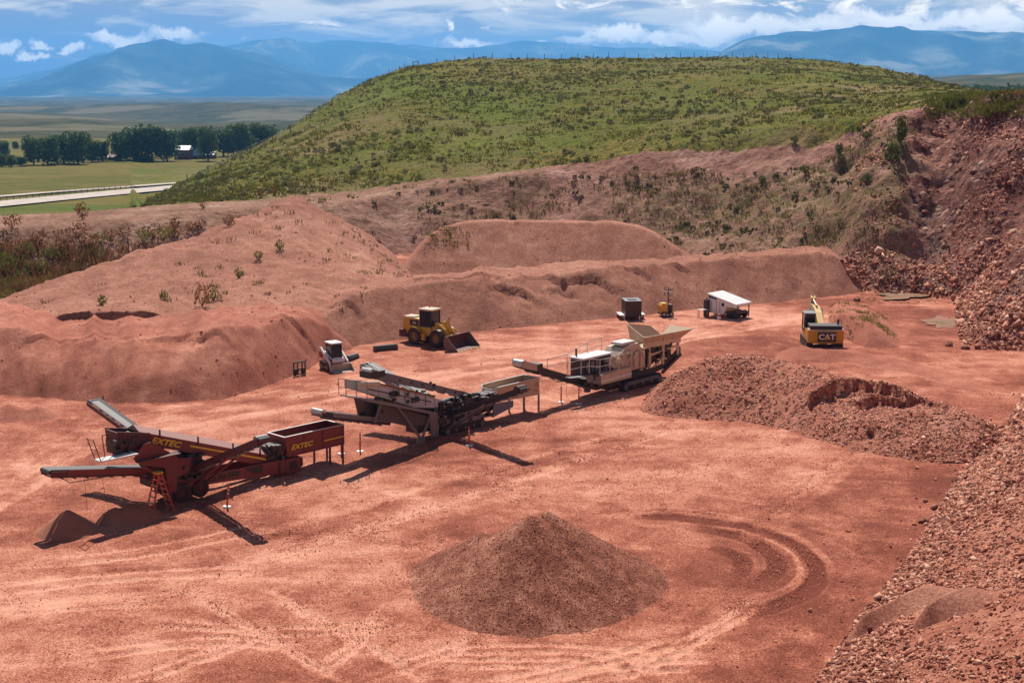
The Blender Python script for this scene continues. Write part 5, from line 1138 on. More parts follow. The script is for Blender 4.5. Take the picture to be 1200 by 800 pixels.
# screen box
sb_ = MB().prism([(-15.65, 4.38), (-14.4, 4.12), (-9.9, 2.62), (-8.25, 1.88), (-8.55, 1.66), (-11.3, 2.18), (-15.65, 3.92)], .12, .18).build('screen_box', M['lgrey'], T)
MB().prism([(-15.65, 4.38), (-14.4, 4.12), (-9.9, 2.62), (-8.25, 1.88), (-8.55, 1.66), (-11.3, 2.18), (-15.65, 3.92)], 1.3, 1.36).build('screen_box', M['lgrey'], T)
MB().prism([(-14.4, 4.20), (-9.7, 2.64), (-9.7, 2.52), (-14.4, 4.08)], .06, .38).build('spring_bar', M['rust'], sb_)
MB().tube([(-15.65, .1, 4.3), (-14.2, .05, 4.1)], .16, 10).build('pipe', M['cream'], sb_)
clutter(sb_, 'screen_drive', M['black'], [(-13.3, -12.6, .02, .11, 3.1, 3.45), (-11.6, -11.0, .02, .11, 2.5, 2.8)], [([(-15.0, .05, 3.9), (-12.5, .03, 3.1), (-10.0, .05, 2.3)], .03)], 18, ((-14.6, -9.6), (.0, .1), (2.4, 3.6)), 23, (.06, .22))
for x in (-13.0, -12.1, -11.2, -10.4): z = 4.12 + (x + 14.4) * (-1.5 / 4.5); MB().box(x - .03, x + .03, .09, .118, z - .62, z - .05).build('rib', M['grey'], sb_)
MB().beam((-17.3, -.45, 3.98), (-15.75, -.45, 3.55), .62, .07).build('walkway', M['grey'], T); MB().beam((-15.75, -.40, 3.50), (-10.25, -.40, 1.72), .50, .16).build('walkway', M['grey'], T)
rail(T, [(-17.35, -.1, 3.98), (-17.35, -.7, 3.98), (-16.6, -.7, 3.78), (-15.8, -.7, 3.6)], .95, M['grey']); rail(T, [(-14.9, -.66, 3.28), (-12.8, -.66, 2.6), (-10.4, -.66, 1.85)], .85, M['grey'], r=.018)
# lower chutes
MB().prism([(-14.4, 2.95), (-13.1, 2.5), (-10.1, 1.42), (-10.3, .95), (-12.2, 1.25), (-14.3, 2.0)], -.02, .04).build('chute', paint('dusty brown grey steel', (.095, .095, .097), .2, .6, 0, RD), T)
MB().prism([(-14.2, 3.1), (-12.4, 2.75), (-12.1, 2.35), (-13.9, 2.6)], .22, .28).build('chute', M['rust'], T)
b = MB(); b.beam((-13.2, -.12, 2.85), (-11.1, -.12, .35), .10, .12); b.beam((-14.1, -.1, 3.2), (-14.7, -.1, 1.95), .10, .12); b.beam((-10.2, -.12, 1.7), (-10.9, -.12, .35), .10, .12); b.box(-11.35, -10.75, -.2, .0, -.1, .34); b.build('support_leg', M['grey'], T)
MB().prism([(-10.3, 1.75), (-9.4, 1.6), (-9.5, .15), (-10.1, .15)], -.06, .0).build('side_panel', M['grey'], T)
tc2 = conveyor(T, (-13.2, .62, 1.7), (-18.3, .62, 3.08), .78, M['belt'], M['black'], .26, True, 'tail_conveyor')
MB().prism([(-17.6, 2.72), (-13.3, 1.62), (-13.3, 1.86), (-17.6, 2.98)], .12, .17).build('skirt', M['grey'], tc2); MB().tube([(-18.25, .2, 3.05), (-18.25, 1.05, 3.05)], .20, 12).build('head_drum', M['bright'], tc2)
MB().prism([(-15.2, 3.3), (-13.2, 2.9), (-13.4, 1.9), (-14.9, 2.2)], .3, 1.1).build('chute', M['black'], T)
MB().prism([(-13.6, 3.25), (-9.3, 1.95), (-9.3, 1.15), (-12.9, 2.25)], .36, 1.24).build('frame', M['black'], T)
b = MB()
for x in (-12.6, -11.8, -11.0, -10.2): z = 3.9 - (x + 14.3) * .335; b.beam((x, .40, z - .75), (x + .5, .40, z + .15), .06); b.beam((x + .5, .40, z - .95), (x + .5, .40, z + .1), .05)
b.build('truss', M['grey'], T)
clutter(T, 'engine', M['black'], [(-9.6, -5.6, .2, 1.3, .8, 1.9), (-11.0, -9.0, .2, 1.2, .5, 1.3)], [([(-9.2, .1, 1.2), (-7.4, .0, 1.9), (-5.8, .1, 1.5)], .05), ([(-8.8, .05, 1.7), (-6.4, .02, 1.3)], .04)], 60, ((-9.8, -5.4), (-.05, .3), (.6, 2.1)), 27, (.1, .4))
clutter(T, 'hydraulic_fittings', M['grey'], [], [([(-9.4, -.1, .9), (-8.2, -.1, 1.6), (-6.6, -.05, 1.1)], .03)], 22, ((-9.6, -5.6), (-.1, .1), (.7, 1.9)), 29, (.07, .25))  # separate small hydraulic pieces and a pipe gathered in one mesh
sc_ = conveyor(T, (-8.35, .3, 1.25), (-8.5, -5.85, 3.72), .58, M['belt'], M['black'], .22, True, 'side_conveyor')
b = MB(); b.beam((-8.05, -.1, .5), (-8.15, -3.2, 2.45), .08); b.beam((-8.7, -.1, .5), (-8.8, -3.2, 2.45), .08); b.build('strut', M['grey'], sc_); MB().tube([(-8.85, -5.7, 3.7), (-8.15, -5.7, 3.7)], .2, 12).build('head_drum', M['black'], sc_)
for dx in (0, 0.0): pass
sc_ = conveyor(T, (-9.5, 1.2, 2.45), (-9.6, 6.1, 3.75), .95, M['belt'], M['grey'], .26, True, 'side_conveyor')
b = MB(); b.box(-9.62, -9.58, 1.6, 6.6, 0, .01); b.v = []; b.f = []; b.beam((-9.55, 1.3, 2.60), (-9.6, 6.1, 3.87), .06, .04); b.build('belt_seam', M['lgrey'], sc_)
b = MB(); b.beam((-9.2, 1.3, 1.2), (-9.3, 4.6, 3.2), .09); b.beam((-9.9, 1.3, 1.2), (-9.9, 4.6, 3.2), .09); b.build('strut', M['grey'], sc_)
# ===== cream crusher
o2 = gnd(590 + 735 / 5, 370 + 435 / 5); a2 = 48
T = empty('crusher', (o2[0], o2[1], GZ(*o2)), R(a2), 'cream tracked rock crusher with a wide flared feed hopper and railings', 'crusher')
W = 2.1
tracks(T, -.65, 3.95, .0, .42, .66, M['black']); tracks(T, -.65, 3.95, 1.68, 2.1, .66, M['black'])
MB().box(-.2, 3.5, -.04, .0 - .003, .40, .62).build('track_guard', M['grey'], T)
pf = [(-4.6, 1.30), (-3.6, .92), (-1.7, .42), (-.5, .66), (3.4, .72), (5.0, .92), (6.6, 1.7), (6.6, 2.2), (5.6, 1.7), (4.4, 1.22), (3.0, 1.12), (-3.2, 1.12), (-4.6, 1.5)]
b = MB(); b.prism(pf, .30, .42); b.prism(pf, W - .42, W - .30); b.build('chassis', M['black'], T)
# engine module
em = MB().box(-4.3, -1.3, .62, 1.75, 1.5, 2.72).build('engine_module', M['black'], T)
MB().box(-4.4, -1.2, .55, 1.82, 2.722, 2.84).build('engine_roof', M['white'], em)
MB().box(-2.3, -1.1, .35, .6, 1.55, 2.55).build('panel', M['grey'], em)
b = MB()
for x in (-4.0, -3.5, -3.0): b.box(x, x + .3, .58, .617, 1.7, 2.5)
b.build('vent', M['grey'], em); MB().tube([(-3.9, 1.6, 2.8), (-3.9, 1.6, 3.35)], .07, 8).build('exhaust', M['black'], em)
sk = MB().prism([(-3.2, 1.56), (.25, 1.64), (.25, .92), (-3.15, .92)], -.02, .06).build('side_panel', M['cream'], T)
MB().prism([(-3.2, 1.20), (.25, 1.26), (.25, 1.14), (-3.2, 1.08)], -.035, -.022).build('stripe', M['wletter'], sk)
MB().box(-3.2, .25, -.05, .75, 1.642, 1.69).build('deck', M['cream'], T)
MB().prism([(-4.75, 1.85), (-3.22, 1.62), (-3.22, .95), (-4.6, 1.32)], .02, .08).build('side_panel', M['grey'], T)
clutter(T, 'undercarriage', M['black'], [(-3.4, -.7, .2, 1.9, .55, 1.1)], [([(-4.4, .3, 1.6), (-3.5, .1, 2.1), (-2.6, .2, 1.8)], .04)], 24, ((-4.6, -1.0), (.1, .5), (.6, 2.2)), 31, (.12, .4))
rail(T, [(-6.6, .1, 1.95), (-5.2, .1, 1.95), (-4.4, .05, 1.9), (-3.3, .0, 1.7), (-2.2, .0, 1.7), (-1.1, .0, 1.7), (.2, .0, 1.7)], 1.0, M['lgrey'], r=.028)
rail(T, [(-6.6, 1.9, 1.95), (-4.4, 2.0, 1.95), (-2.2, 2.0, 2.5), (-.6, 2.0, 2.6)], 1.0, M['lgrey'], r=.028)
b = MB(); b.beam((-6.5, .2, 1.9), (-4.4, .2, 1.7), .5, .05); b.build('walkway', M['grey'], T)
# discharge belt
dc = conveyor(T, (-2.6, 1.05, .75), (-10.2, 1.05, 3.35), .75, M['belt'], M['black'], .34, True, 'discharge_conveyor')
MB().prism([(-10.5, 3.60), (-8.7, 3.02), (-8.7, 2.60), (-10.5, 3.10)], .58, .64).build('skirt', M['bright'], dc); MB().prism([(-10.5, 3.60), (-8.7, 3.02), (-8.7, 2.60), (-10.5, 3.10)], 1.46, 1.52).build('skirt', M['bright'], dc)
MB().box(-9.1, -8.6, .55, 1.55, 2.50, 3.15).build('head_box', M['black'], dc)
MB().tube([(-10.35, .62, 3.36), (-10.35, 1.48, 3.36)], .24, 14).build('head_drum', M['bright'], dc)
b = MB(); b.tube([(-7.9, .55, 2.1), (-7.2, .5, 1.7), (-5.9, .5, 1.6), (-5.0, .5, 1.5)], .03, 5); b.tube([(-6.1, .6, 1.7), (-6.1, .6, .5)], .014, 4); b.tube([(-4.6, .6, 1.2), (-4.6, .6, .1)], .014, 4); b.build('hose', M['black'], dc)
# crusher body
cbd = MB().prism([(-.9, 2.3), (-.3, 3.0), (.7, 3.15), (1.5, 3.15), (1.85, 2.75), (2.3, 2.7), (2.3, 1.3), (-.6, 1.3), (-.9, 1.6)], .35, 1.75).build('crusher_body', M['cream'], T)
MB().tube([(-.1, .30, 2.0), (-.1, .34, 2.0)], .48, 20).build('flywheel', M['cream'], cbd); MB().box(-.2, 1.3, .5, 1.5, 3.16, 3.34).build('lid', M['lgrey'], cbd)
clutter(cbd, 'fitting', M['cream'], [(-1.9, -1.0, .3, 1.2, 1.72, 2.5), (.9, 1.3, .2, .34, 1.5, 2.6), (1.6, 1.9, .2, .34, 1.4, 2.6)], [([(-1.8, .2, 1.8), (-1.2, .15, 2.6), (-.4, .2, 2.9)], .04), ([(.6, .2, 1.4), (.6, .2, 2.7)], .05)], 22, ((-1.6, 2.2), (.18, .34), (1.4, 2.8)), 33, (.08, .3))
clutter(T, 'vibrating_feeder', M['black'], [(2.31, 5.6, .45, 1.65, 1.75, 2.6)], [], 24, ((2.4, 5.6), (.3, .5), (1.4, 2.6)), 35, (.1, .4))
# feed hopper: flared panels
def quad_plate(pts, th, name, mat, parent):
    p = [np.array(q, float) for q in pts]; n = np.cross(p[1] - p[0], p[3] - p[0]); n /= np.linalg.norm(n)
    return MB().hexa([*p, *[q + n * th for q in p]]).build(name, mat, parent)
fh = quad_plate([(1.9, .15, 3.06), (6.4, .15, 2.88), (7.45, -.12, 3.44), (1.55, -.08, 3.56)], -.06, 'feed_hopper', M['tan'], T)
quad_plate([(2.6, 1.95, 3.10), (6.4, 1.95, 2.90), (5.3, 2.2, 3.70), (2.6, 2.2, 4.16)], .06, 'hopper_panel', M['tan'], fh)
quad_plate([(1.95, .16, 3.06), (2.6, 1.94, 3.1), (2.55, 2.18, 4.14), (1.58, -.06, 3.54)], .06, 'hopper_panel', M['tan'], fh)
quad_plate([(6.4, .2, 2.86), (6.4, 1.9, 2.86), (7.7, 2.05, 3.42), (7.7, -.05, 3.42)], -.05, 'hopper_lip', M['tan'], fh)
MB().prism([(1.9, 3.05), (6.4, 2.87), (6.4, 2.56), (2.3, 2.72), (1.9, 2.78)], .16, .24).build('hopper_skirt', M['cream'], fh); MB().prism([(1.9, 3.05), (6.4, 2.87), (6.4, 2.56), (2.3, 2.72), (1.9, 2.78)], W - .24, W - .16).build('hopper_skirt', M['cream'], fh)
MB().box(2.0, 6.35, .3, 1.8, 2.60, 2.70).build('hopper_floor', M['tan'], fh)
b = MB()
for x in (2.9, 4.1, 5.3): b.beam((x, .07, 3.04 - .04 * (x - 1.9)), (x, -.10, 3.58 - .02 * x), .07, .05)
b.build('rib', M['cream'], fh)
for y in (.22, W - .34):
    for x0, x1, z0 in ((2.75, 2.75, 1.15), (4.35, 4.35, 1.22), (6.2, 6.35, 1.65)): MB().box(x0 - .12, x0 + .12, y, y + .12, z0, 2.70).build('support_leg', M['cream'], T)
    MB().beam((2.75, y + .06, 2.1), (6.2, y + .06, 2.35), .09, .14).build('brace', M['cream'], T)
b = MB(); b.beam((4.2, .20, .62), (6.5, .20, 1.66), .12, .22); b.beam((4.2, W - .2, .62), (6.5, W - .2, 1.66), .12, .22); b.build('brace', M['black'], T)
MB().beam((3.2, .22, 1.2), (4.5, .22, 1.85), .08, .1).build('brace', M['cream'], T)

# ===== yellow wheel loader
o3 = gnd(485, 404); a3 = -35
T = empty('wheel_loader', (o3[0], o3[1], GZ(*o3) - .02), R(a3), 'dusty yellow wheel loader with a wide bucket resting on the floor', 'wheel loader')
for xw in (0.0, 2.25):
    wheel(T, xw, .0, .50, .70, .70, M['rim']); wheel(T, xw, 1.60, 2.10, .70, .70, M['rim'], 1)
rb_ = MB().prism([(-1.55, 1.0), (-1.50, 2.05), (-1.2, 2.2), (.25, 2.12), (.25, .75), (-1.3, .75)], .45, 1.65).build('hood', M['yellow'], T, bevel=.03)
MB().box(-1.50, -.35, .52, 1.58, 2.205, 2.24).build('hood_top', M['cream'], rb_)
b = MB(); b.box(-.75, .18, .425, .448, 1.55, 2.0); b.box(-1.57, -1.54, .6, 1.5, 1.2, 1.95); b.build('grille', M['black'], rb_)
text('lettering', '966', .24, M['wletter'], rb_, (-.45, .42, 1.68), (R(90), 0, 0), 0, 1.1)
MB().prism([(-1.85, .5), (-1.85, 1.05), (-1.2, 1.15), (-1.0, .5)], .35, 1.75).build('counterweight', M['maroond'], T)
for s in (0, 1):
    y0 = .02 if not s else 1.60
    f = MB(); pts = [(.72 * math.cos(R(a_)) * 1.12, .70 + .72 * math.sin(R(a_)) * 1.12) for a_ in (160, 130, 100, 70, 45)]; inner = [(x * .95, .70 + (z - .70) * .94) for x, z in pts][::-1]
    f.prism(pts + inner, y0, y0 + .5); f.build('fender', M['yellow'], T)
    f = MB(); pts = [(2.25 + .80 * math.cos(R(a_)), .70 + .80 * math.sin(R(a_))) for a_ in (150, 125, 100, 80, 60)]; inner = [(2.25 + (x - 2.25) * .94, .70 + (z - .70) * .94) for x, z in pts][::-1]
    f.prism(pts + inner, y0, y0 + .48); f.build('fender', M['cream'], T)
MB().box(.2, 1.5, .40, 1.70, .80, 1.50).build('frame', M['yellow'], T); b = MB(); b.box(.45, 1.0, .12, .40, .45, 1.0)
for k in range(4): b.box(.5, .95, .02, .2, .25 + .3 * k, .29 + .3 * k)
b.build('step', M['yellow'], T)
cb_ = MB(); y0, y1 = .45, 1.65
for x, y in ((.25, y0), (.25, y1 - .08), (1.42, y0), (1.42, y1 - .08), (.82, y0), (.82, y1 - .08)): cb_.box(x, x + .08, y, y + .08, 1.50, 2.86)
cb_.box(.25, 1.5, y0, y1, 1.42, 1.62); cbo = cb_.build('cab', M['black'], T)
MB().box(.29, 1.46, y0 + .035, y1 - .035, 1.621, 2.855).build('window', M['glass'], cbo); MB().box(.15, 1.62, y0 - .06, y1 + .06, 2.862, 3.0).build('roof', M['cream'], cbo, bevel=.03)
b = MB(); b.box(1.55, 1.62, .25, .42, 2.25, 2.55); b.tube([(1.5, .46, 2.6), (1.6, .32, 2.55)], .02, 5); b.build('mirror', M['black'], cbo); MB().tube([(.5, 1.5, 3.0), (.5, 1.5, 3.2)], .06, 8).build('beacon', M['orange'], cbo)
MB().prism([(1.5, .6), (1.5, 1.6), (2.2, 1.75), (2.6, 1.1), (2.6, .6)], .55, 1.55).build('frame', M['yellow'], T)
for y in (.55, 1.43):
    b = MB(); b.prism([(1.75, 1.85), (2.0, 2.0), (2.9, 1.45), (3.55, .70), (3.45, .50), (2.75, 1.15)], y, y + .12); b.build('lift_arm', M['yellow'], T)
    MB().tube([(1.9, y + .2, 1.0), (2.9, y + .2, 1.15)], .07, 8).build('cylinder', M['bright'], T)
b = MB(); b.prism([(2.55, 2.05), (2.8, 2.15), (3.05, 1.5), (2.85, .95), (2.65, 1.0)], .95, 1.15); b.tube([(1.7, 1.05, 1.8), (2.65, 1.05, 2.0)], .08, 8); b.beam((2.85, 1.05, 1.0), (3.48, 1.05, .85), .12); b.build('tilt_linkage', M['yellow'], T)
b = MB(); b.box(1.55, 1.65, .50, .75, 1.6, 1.8); b.box(1.55, 1.65, 1.35, 1.6, 1.6, 1.8); b.build('headlight', M['black'], T)
# bucket
y0, y1 = -.50, 2.50
outer = [(3.62, 1.12), (3.50, .80), (3.52, .40), (3.72, .10), (4.0, .02), (4.92, .0)]; inn = [(4.92, .04), (4.02, .07), (3.77, .15), (3.59, .43), (3.57, .80), (3.68, 1.10)]
bk_ = MB().prism(outer + inn, y0, y1).build('bucket', M['maroond'], T)
side = [(3.62, 1.12), (3.50, .80), (3.52, .40), (3.72, .10), (4.0, .02), (4.92, .0), (4.90, .12), (4.35, .62), (3.85, 1.14)]
b = MB(); b.prism(side, y0 - .05, y0 - .001); b.prism(side, y1 + .001, y1 + .05); b.build('side_plate', paint('dusty bucket steel', (.20, .12, .10), .5, .6, .2, RD), bk_)
b = MB()
for k in range(8): y = y0 + .1 + (y1 - y0 - .2) * k / 7; b.prism([(4.88, .055), (5.12, .015), (5.12, .0), (4.88, -.01)], y - .08, y + .08)
b.build('tooth', M['yellow'], bk_)

# ===== white and red skid steer
a4 = -57; o4 = (-13.45, 101.25)
T = empty('skid_steer', (*o4, GZ(*o4) - .02), R(a4), 'white and red tracked skid steer with its bucket lowered, by the red gravel heap', 'skid steer')
for y in (-.86, .54): tracks(T, -.85, .85, y, y + .32, .62, M['black'])
MB().prism([(-1.0, .35), (-1.05, 1.25), (-.55, 1.35), (.55, .95), (.75, .75), (.75, .35)], -.53, .53).build('body', M['white'], T, bevel=.02)
MB().prism([(-.1, .62), (.95, .62), (.95, .30), (-.1, .30)], -.50, .50).build('front_panel', M['red'], T)
b = MB()
for y in (-.535, .505): b.prism([(.15, 1.0), (.75, .85), (.78, .45), (.15, .5)], y, y + .03)
b.build('front_panel', M['red'], T)
b = MB()
for x, y in ((-.5, -.44), (-.5, .36), (.38, -.44), (.38, .36)): b.hexa([(x + .12 * (x > 0), y, .8), (x + .08 + .12 * (x > 0), y, .8), (x + .08 + .12 * (x > 0), y + .08, .8), (x + .12 * (x > 0), y + .08, .8), (x, y, 1.98), (x + .08, y, 1.98), (x + .08, y + .08, 1.98), (x, y + .08, 1.98)])
cbo = b.build('cab', M['black'], T); MB().hexa([(-.48, -.42, .82), (.52, -.42, .82), (.52, .42, .82), (-.48, .42, .82), (-.48, -.42, 1.97), (.42, -.42, 1.97), (.42, .42, 1.97), (-.48, .42, 1.97)]).build('window', M['glass'], cbo)
MB().box(-.62, .52, -.50, .50, 1.982, 2.10).build('roof', M['white'], cbo, bevel=.03)
for y in (-.80, .68):
    MB().prism([(-1.05, 1.30), (-.95, 1.62), (-.65, 1.66), (.85, .72), (1.0, .35), (.85, .35), (.70, .62), (-.70, 1.42)], y, y + .12).build('lift_arm', M['white'], T); MB().box(-.9, -.5, y + .0, y + .12, .9, 1.3).build('arm_link', M['red'], T)
bk_ = MB().prism([(1.0, .58), (.98, .10), (1.12, .02), (1.75, .0), (1.75, .05), (1.14, .07), (1.05, .13), (1.06, .57)], -.82, .82).build('bucket', paint('pale dusty bucket', (.46, .36, .27), .4, .6, 0, (.50, .36, .26)), T)
b = MB()
for y in (-.86, .825): b.prism([(1.0, .58), (.98, .10), (1.12, .02), (1.75, .0), (1.72, .08), (1.15, .58)], y, y + .035)
b.build('side_plate', M['bright'], bk_)
b = MB(); b.box(.7, .76, -.45, -.30, .80, .92); b.box(.7, .76, .30, .45, .80, .92); b.build('headlight', M['white'], T)

# ===== yellow excavator
a5 = 87; o5 = (25.25, 109.6)
T = empty('excavator', (*o5, GZ(*o5)), R(a5), 'yellow excavator seen from behind with a black badge panel on its counterweight', 'excavator')
for y in (-1.45, .95): tracks(T, -1.6, 2.0, y, y + .5, .72, M['black'])
MB().box(-.8, 1.2, -.9, .9, .45, .85).build('undercarriage', M['black'], T)
cw_ = MB(); n = 7; ys = [-1.42 + 2.84 * k / n for k in range(n + 1)]
arc_ = [(-2.25 + .42 * (2 * k / n - 1)**2, y) for k, y in enumerate(ys)]
vs = []; 
for x, y in arc_: vs += [(x, y, .62), (x - .05, y, .9), (x, y, 1.62)]
for x, y in arc_[::-1]: vs += [(-1.2, y, .62), (-1.2, y, .9), (-1.2, y, 1.62)]
m = len(vs) // 3; fs = [(3 * i, 3 * ((i + 1) % m), 3 * ((i + 1) % m) + 1, 3 * i + 1) for i in range(m)] + [(3 * i + 1, 3 * ((i + 1) % m) + 1, 3 * ((i + 1) % m) + 2, 3 * i + 2) for i in range(m)] + [tuple(3 * i for i in range(m)), tuple(3 * i + 2 for i in range(m))[::-1]]
cw_.add(vs, fs); cw_ = cw_.build('counterweight', M['catyellow'], T)
MB().box(-2.1, -1.2, -1.38, 1.38, 1.622, 1.72).build('counterweight_cap', M['cream'], cw_)
pn = MB().box(-2.395, -2.33, -.72, .72, .80, 1.60).build('badge_panel', M['black'], cw_)
Lr = (R(90), 0, R(-90))
text('lettering', 'CAT', .60, M['wletter'], pn, (-2.40, 0.0, .99), Lr, 0, 1.12, 'CENTER', .02, .035)
b = MB(); b.add([(-2.425, .28, .975), (-2.425, -.28, .975), (-2.425, 0, 1.27), (-2.41, .28, .975), (-2.41, -.28, .975), (-2.41, 0, 1.27)], [(0, 1, 2), (5, 4, 3), (0, 3, 4, 1), (1, 4, 5, 2), (2, 5, 3, 0)]); b.build('logo_triangle', M['catyellow'], pn)
MB().box(-1.19, .9, -1.40, 1.40, .72, 1.60).build('upper_deck', M['catyellow'], T)
MB().box(-1.95, -.55, -1.28, 1.28, 1.722, 2.02).build('engine_cover', M['black'], T, bevel=.04); MB().box(-1.2, -.2, -1.38, -.5, 1.62, 1.95).build('tool_box', M['black'], T)
MB().tube([(-1.2, -1.05, 2.0), (-1.2, -1.05, 2.45)], .08, 8).build('exhaust', M['black'], T)
b = MB(); x0, x1, y0, y1 = .0, 1.35, .55, 1.42
for x, y in ((x0, y0), (x0, y1 - .08), (x1 - .08, y0), (x1 - .08, y1 - .08)): b.box(x, x + .08, y, y + .08, 1.3, 2.62)
b.box(x0, x1, y0, y1, 1.2, 1.45); cbo = b.build('cab', M['black'], T); MB().box(x0 + .03, x1 - .03, y0 + .03, y1 - .03, 1.451, 2.615).build('window', M['glass'], cbo); MB().box(x0 - .05, x1 + .05, y0 - .03, y1 + .03, 2.622, 2.72).build('roof', M['grey'], cbo)
rail(T, [(-.5, 1.40, 1.62), (.0, 1.44, 1.62)], .9, M['black']); rail(T, [(-1.1, -1.36, 1.95), (-.3, -1.36, 1.95)], .4, M['black'])
bmn = MB().prism([(.2, 1.30), (.3, 1.75), (1.9, 2.5), (3.3, 2.85), (5.2, 2.8), (5.25, 2.55), (3.4, 2.50), (2.3, 2.05), (.9, 1.25)], -.26, .26).build('boom', M['yellow'], T)
b = MB(); b.tube([(.9, -.34, 1.2), (2.6, -.34, 2.75)], .08, 8); b.tube([(.9, .34, 1.2), (2.6, .34, 2.75)], .08, 8); b.tube([(2.9, 0, 2.9), (4.9, 0, 3.2)], .08, 8); b.build('cylinder', M['bright'], bmn)
b = MB(); b.tube([(.8, .42, 1.5), (1.6, .60, 2.5), (3.0, .5, 3.0), (4.8, .3, 3.15)], .05, 6); b.tube([(.8, .36, 1.5), (1.5, .70, 2.2), (3.0, .60, 2.8)], .04, 6); b.build('hose', M['black'], bmn)
st = MB().prism([(4.6, 3.3), (5.1, 3.45), (5.5, 3.0), (6.9, 1.4), (6.6, 1.25), (5.0, 2.5)], -.18, .18).build('stick', M['yellow'], T); MB().tube([(4.9, 0, 3.5), (6.4, 0, 2.3)], .07, 8).build('cylinder', M['bright'], st)
MB().prism([(6.5, 1.45), (7.0, 1.35), (7.2, .7), (6.9, .2), (6.2, .15), (6.15, .3), (6.7, .5)], -.5, .5).build('bucket', M['grey'], T)

# ===== generator on a trailer
x, y = 11.05, 122.6; T = empty('generator', (x, y, GZ(x, y)), R(6), 'dark brown boxy generator set on a low trailer with pale side decks', 'generator')
MB().box(-.74, .74, 0, 2.0, .38, 1.72).build('housing', paint('dark brown housing', (.055, .032, .028), .25, .5, 0, RD), T)
b = MB()
for k in range(6): xx_ = -.70 + k * .28; b.box(xx_ - .02, xx_ + .02, -.03, -.002, .42, 1.70)
b.build('rib', M['black'], T); b = MB(); b.box(-.76, .76, -.02, 2.02, 1.722, 1.78); b.build('lid', M['grey'], T); MB().box(-.4, .4, .5, 1.4, 1.782, 1.84).build('vent', M['black'], T)
MB().box(-1.25, -.78, .1, 1.9, .40, .48).build('deck', M['white'], T); MB().box(.78, 1.15, .2, 1.6, .40, .48).build('deck', M['white'], T); MB().box(-.7, .7, .05, 1.95, .24, .375).build('frame', M['black'], T)
for x_ in (-.95, .80): wheel(T, x_ + .07, .55, .75, .24, .24, M['lgrey'], -1, False)
for x_ in (-.85, .55): MB().tube([(x_, -.1, .45), (x_, -.1, -.1)], .045, 6).build('jack_leg', M['lgrey'], T)
# ===== light tower
x, y = 14.3, 124.6; T = empty('light_tower', (x, y, GZ(x, y)), R(12), 'small black and yellow trailer light tower with four lamp heads', 'light tower')
MB().prism([(-.60, .35), (-.60, 1.0), (-.45, 1.25), (.05, 1.25), (.05, .35)], -.1, .75).build('engine_cover', M['yellow'], T); MB().box(.06, .52, -.1, .7, .30, 1.12).build('housing', M['black'], T); MB().box(-.62, .55, -.2, .85, .22, .34).build('frame', M['black'], T)
for x_ in (-.35, .35): wheel(T, x_, -.34, -.205, .25, .25, M['lgrey'], -1, False)
MB().tube([(.18, .2, 1.0), (.18, .2, 2.75)], .05, 8).build('mast', M['black'], T); MB().beam((-.15, .2, 2.45), (.5, .2, 2.45), .05).build('crossbar', M['black'], T)
for dx, dz in ((-.14, 2.66), (.46, 2.52), (-.10, 2.16), (.42, 2.06)): h_ = MB().box(.0 + dx - .14, dx + .14, .06, .18, dz - .13, dz + .13).build('lamp_head', M['black'], T); MB().box(dx - .10, dx + .10, .045, .058, dz - .09, dz + .09).build('lens', M['lgrey'], h_)
MB().tube([(.0, .4, 1.25), (.0, .4, 1.55)], .05, 6).build('exhaust', M['bright'], T)
# ===== white cabover trailer
x, y = 18.15, 124.7; T = empty('service_trailer', (x, y, GZ(x, y)), R(-44), 'white service trailer with a sloping white roof and an overhanging nose', 'trailer')
Wd = 2.3; bd = MB().prism([(0, .35), (0, 1.98), (2.0, 1.52), (2.0, 1.10), (1.72, .35)], 0, Wd).build('body', M['white'], T, bevel=.02)
MB().prism([(2.001, 1.12), (2.001, 1.52), (3.05, 1.28), (3.05, 1.08)], -.02, Wd + .02).build('nose', M['white'], T)
MB().prism([(-.12, 2.03), (2.0, 1.56), (3.12, 1.30), (3.12, 1.40), (2.0, 1.66), (-.12, 2.14)], -.08, Wd + .08).build('roof', M['white'], T)
b = MB(); b.box(.42, .90, -.035, -.002, .5, 1.5); dr = b.build('door', M['white'], bd); b = MB(); b.box(.4, .418, -.04, -.002, .5, 1.5); b.box(.902, .92, -.04, -.002, .5, 1.5); b.build('seam', M['grey'], dr); b = MB(); b.box(1.28, 1.30, -.03, -.002, .45, 1.5); b.box(1.48, 1.75, -.03, -.002, 1.08, 1.38); b.build('window', M['glass'], bd)
MB().prism([(.02, 1.93), (.9, 1.74), (.9, 1.60), (.02, 1.78)], -.03, -.002).build('window', M['glass'], bd)
for yy_ in (.25, 1.75):
    for xw in (2.15, 2.72): wheel(T, xw, yy_, yy_ + .26, .33, .33, M['black'], -1, False)
MB().box(1.73, 3.0, .15, 2.15, .45, .58).build('frame', M['black'], T); b = MB(); b.tube([(3.1, .3, 1.2), (3.1, .3, .1)], .05, 6); b.tube([(3.1, 2.0, 1.2), (3.1, 2.0, .1)], .05, 6); b.build('jack_leg', M['black'], T)
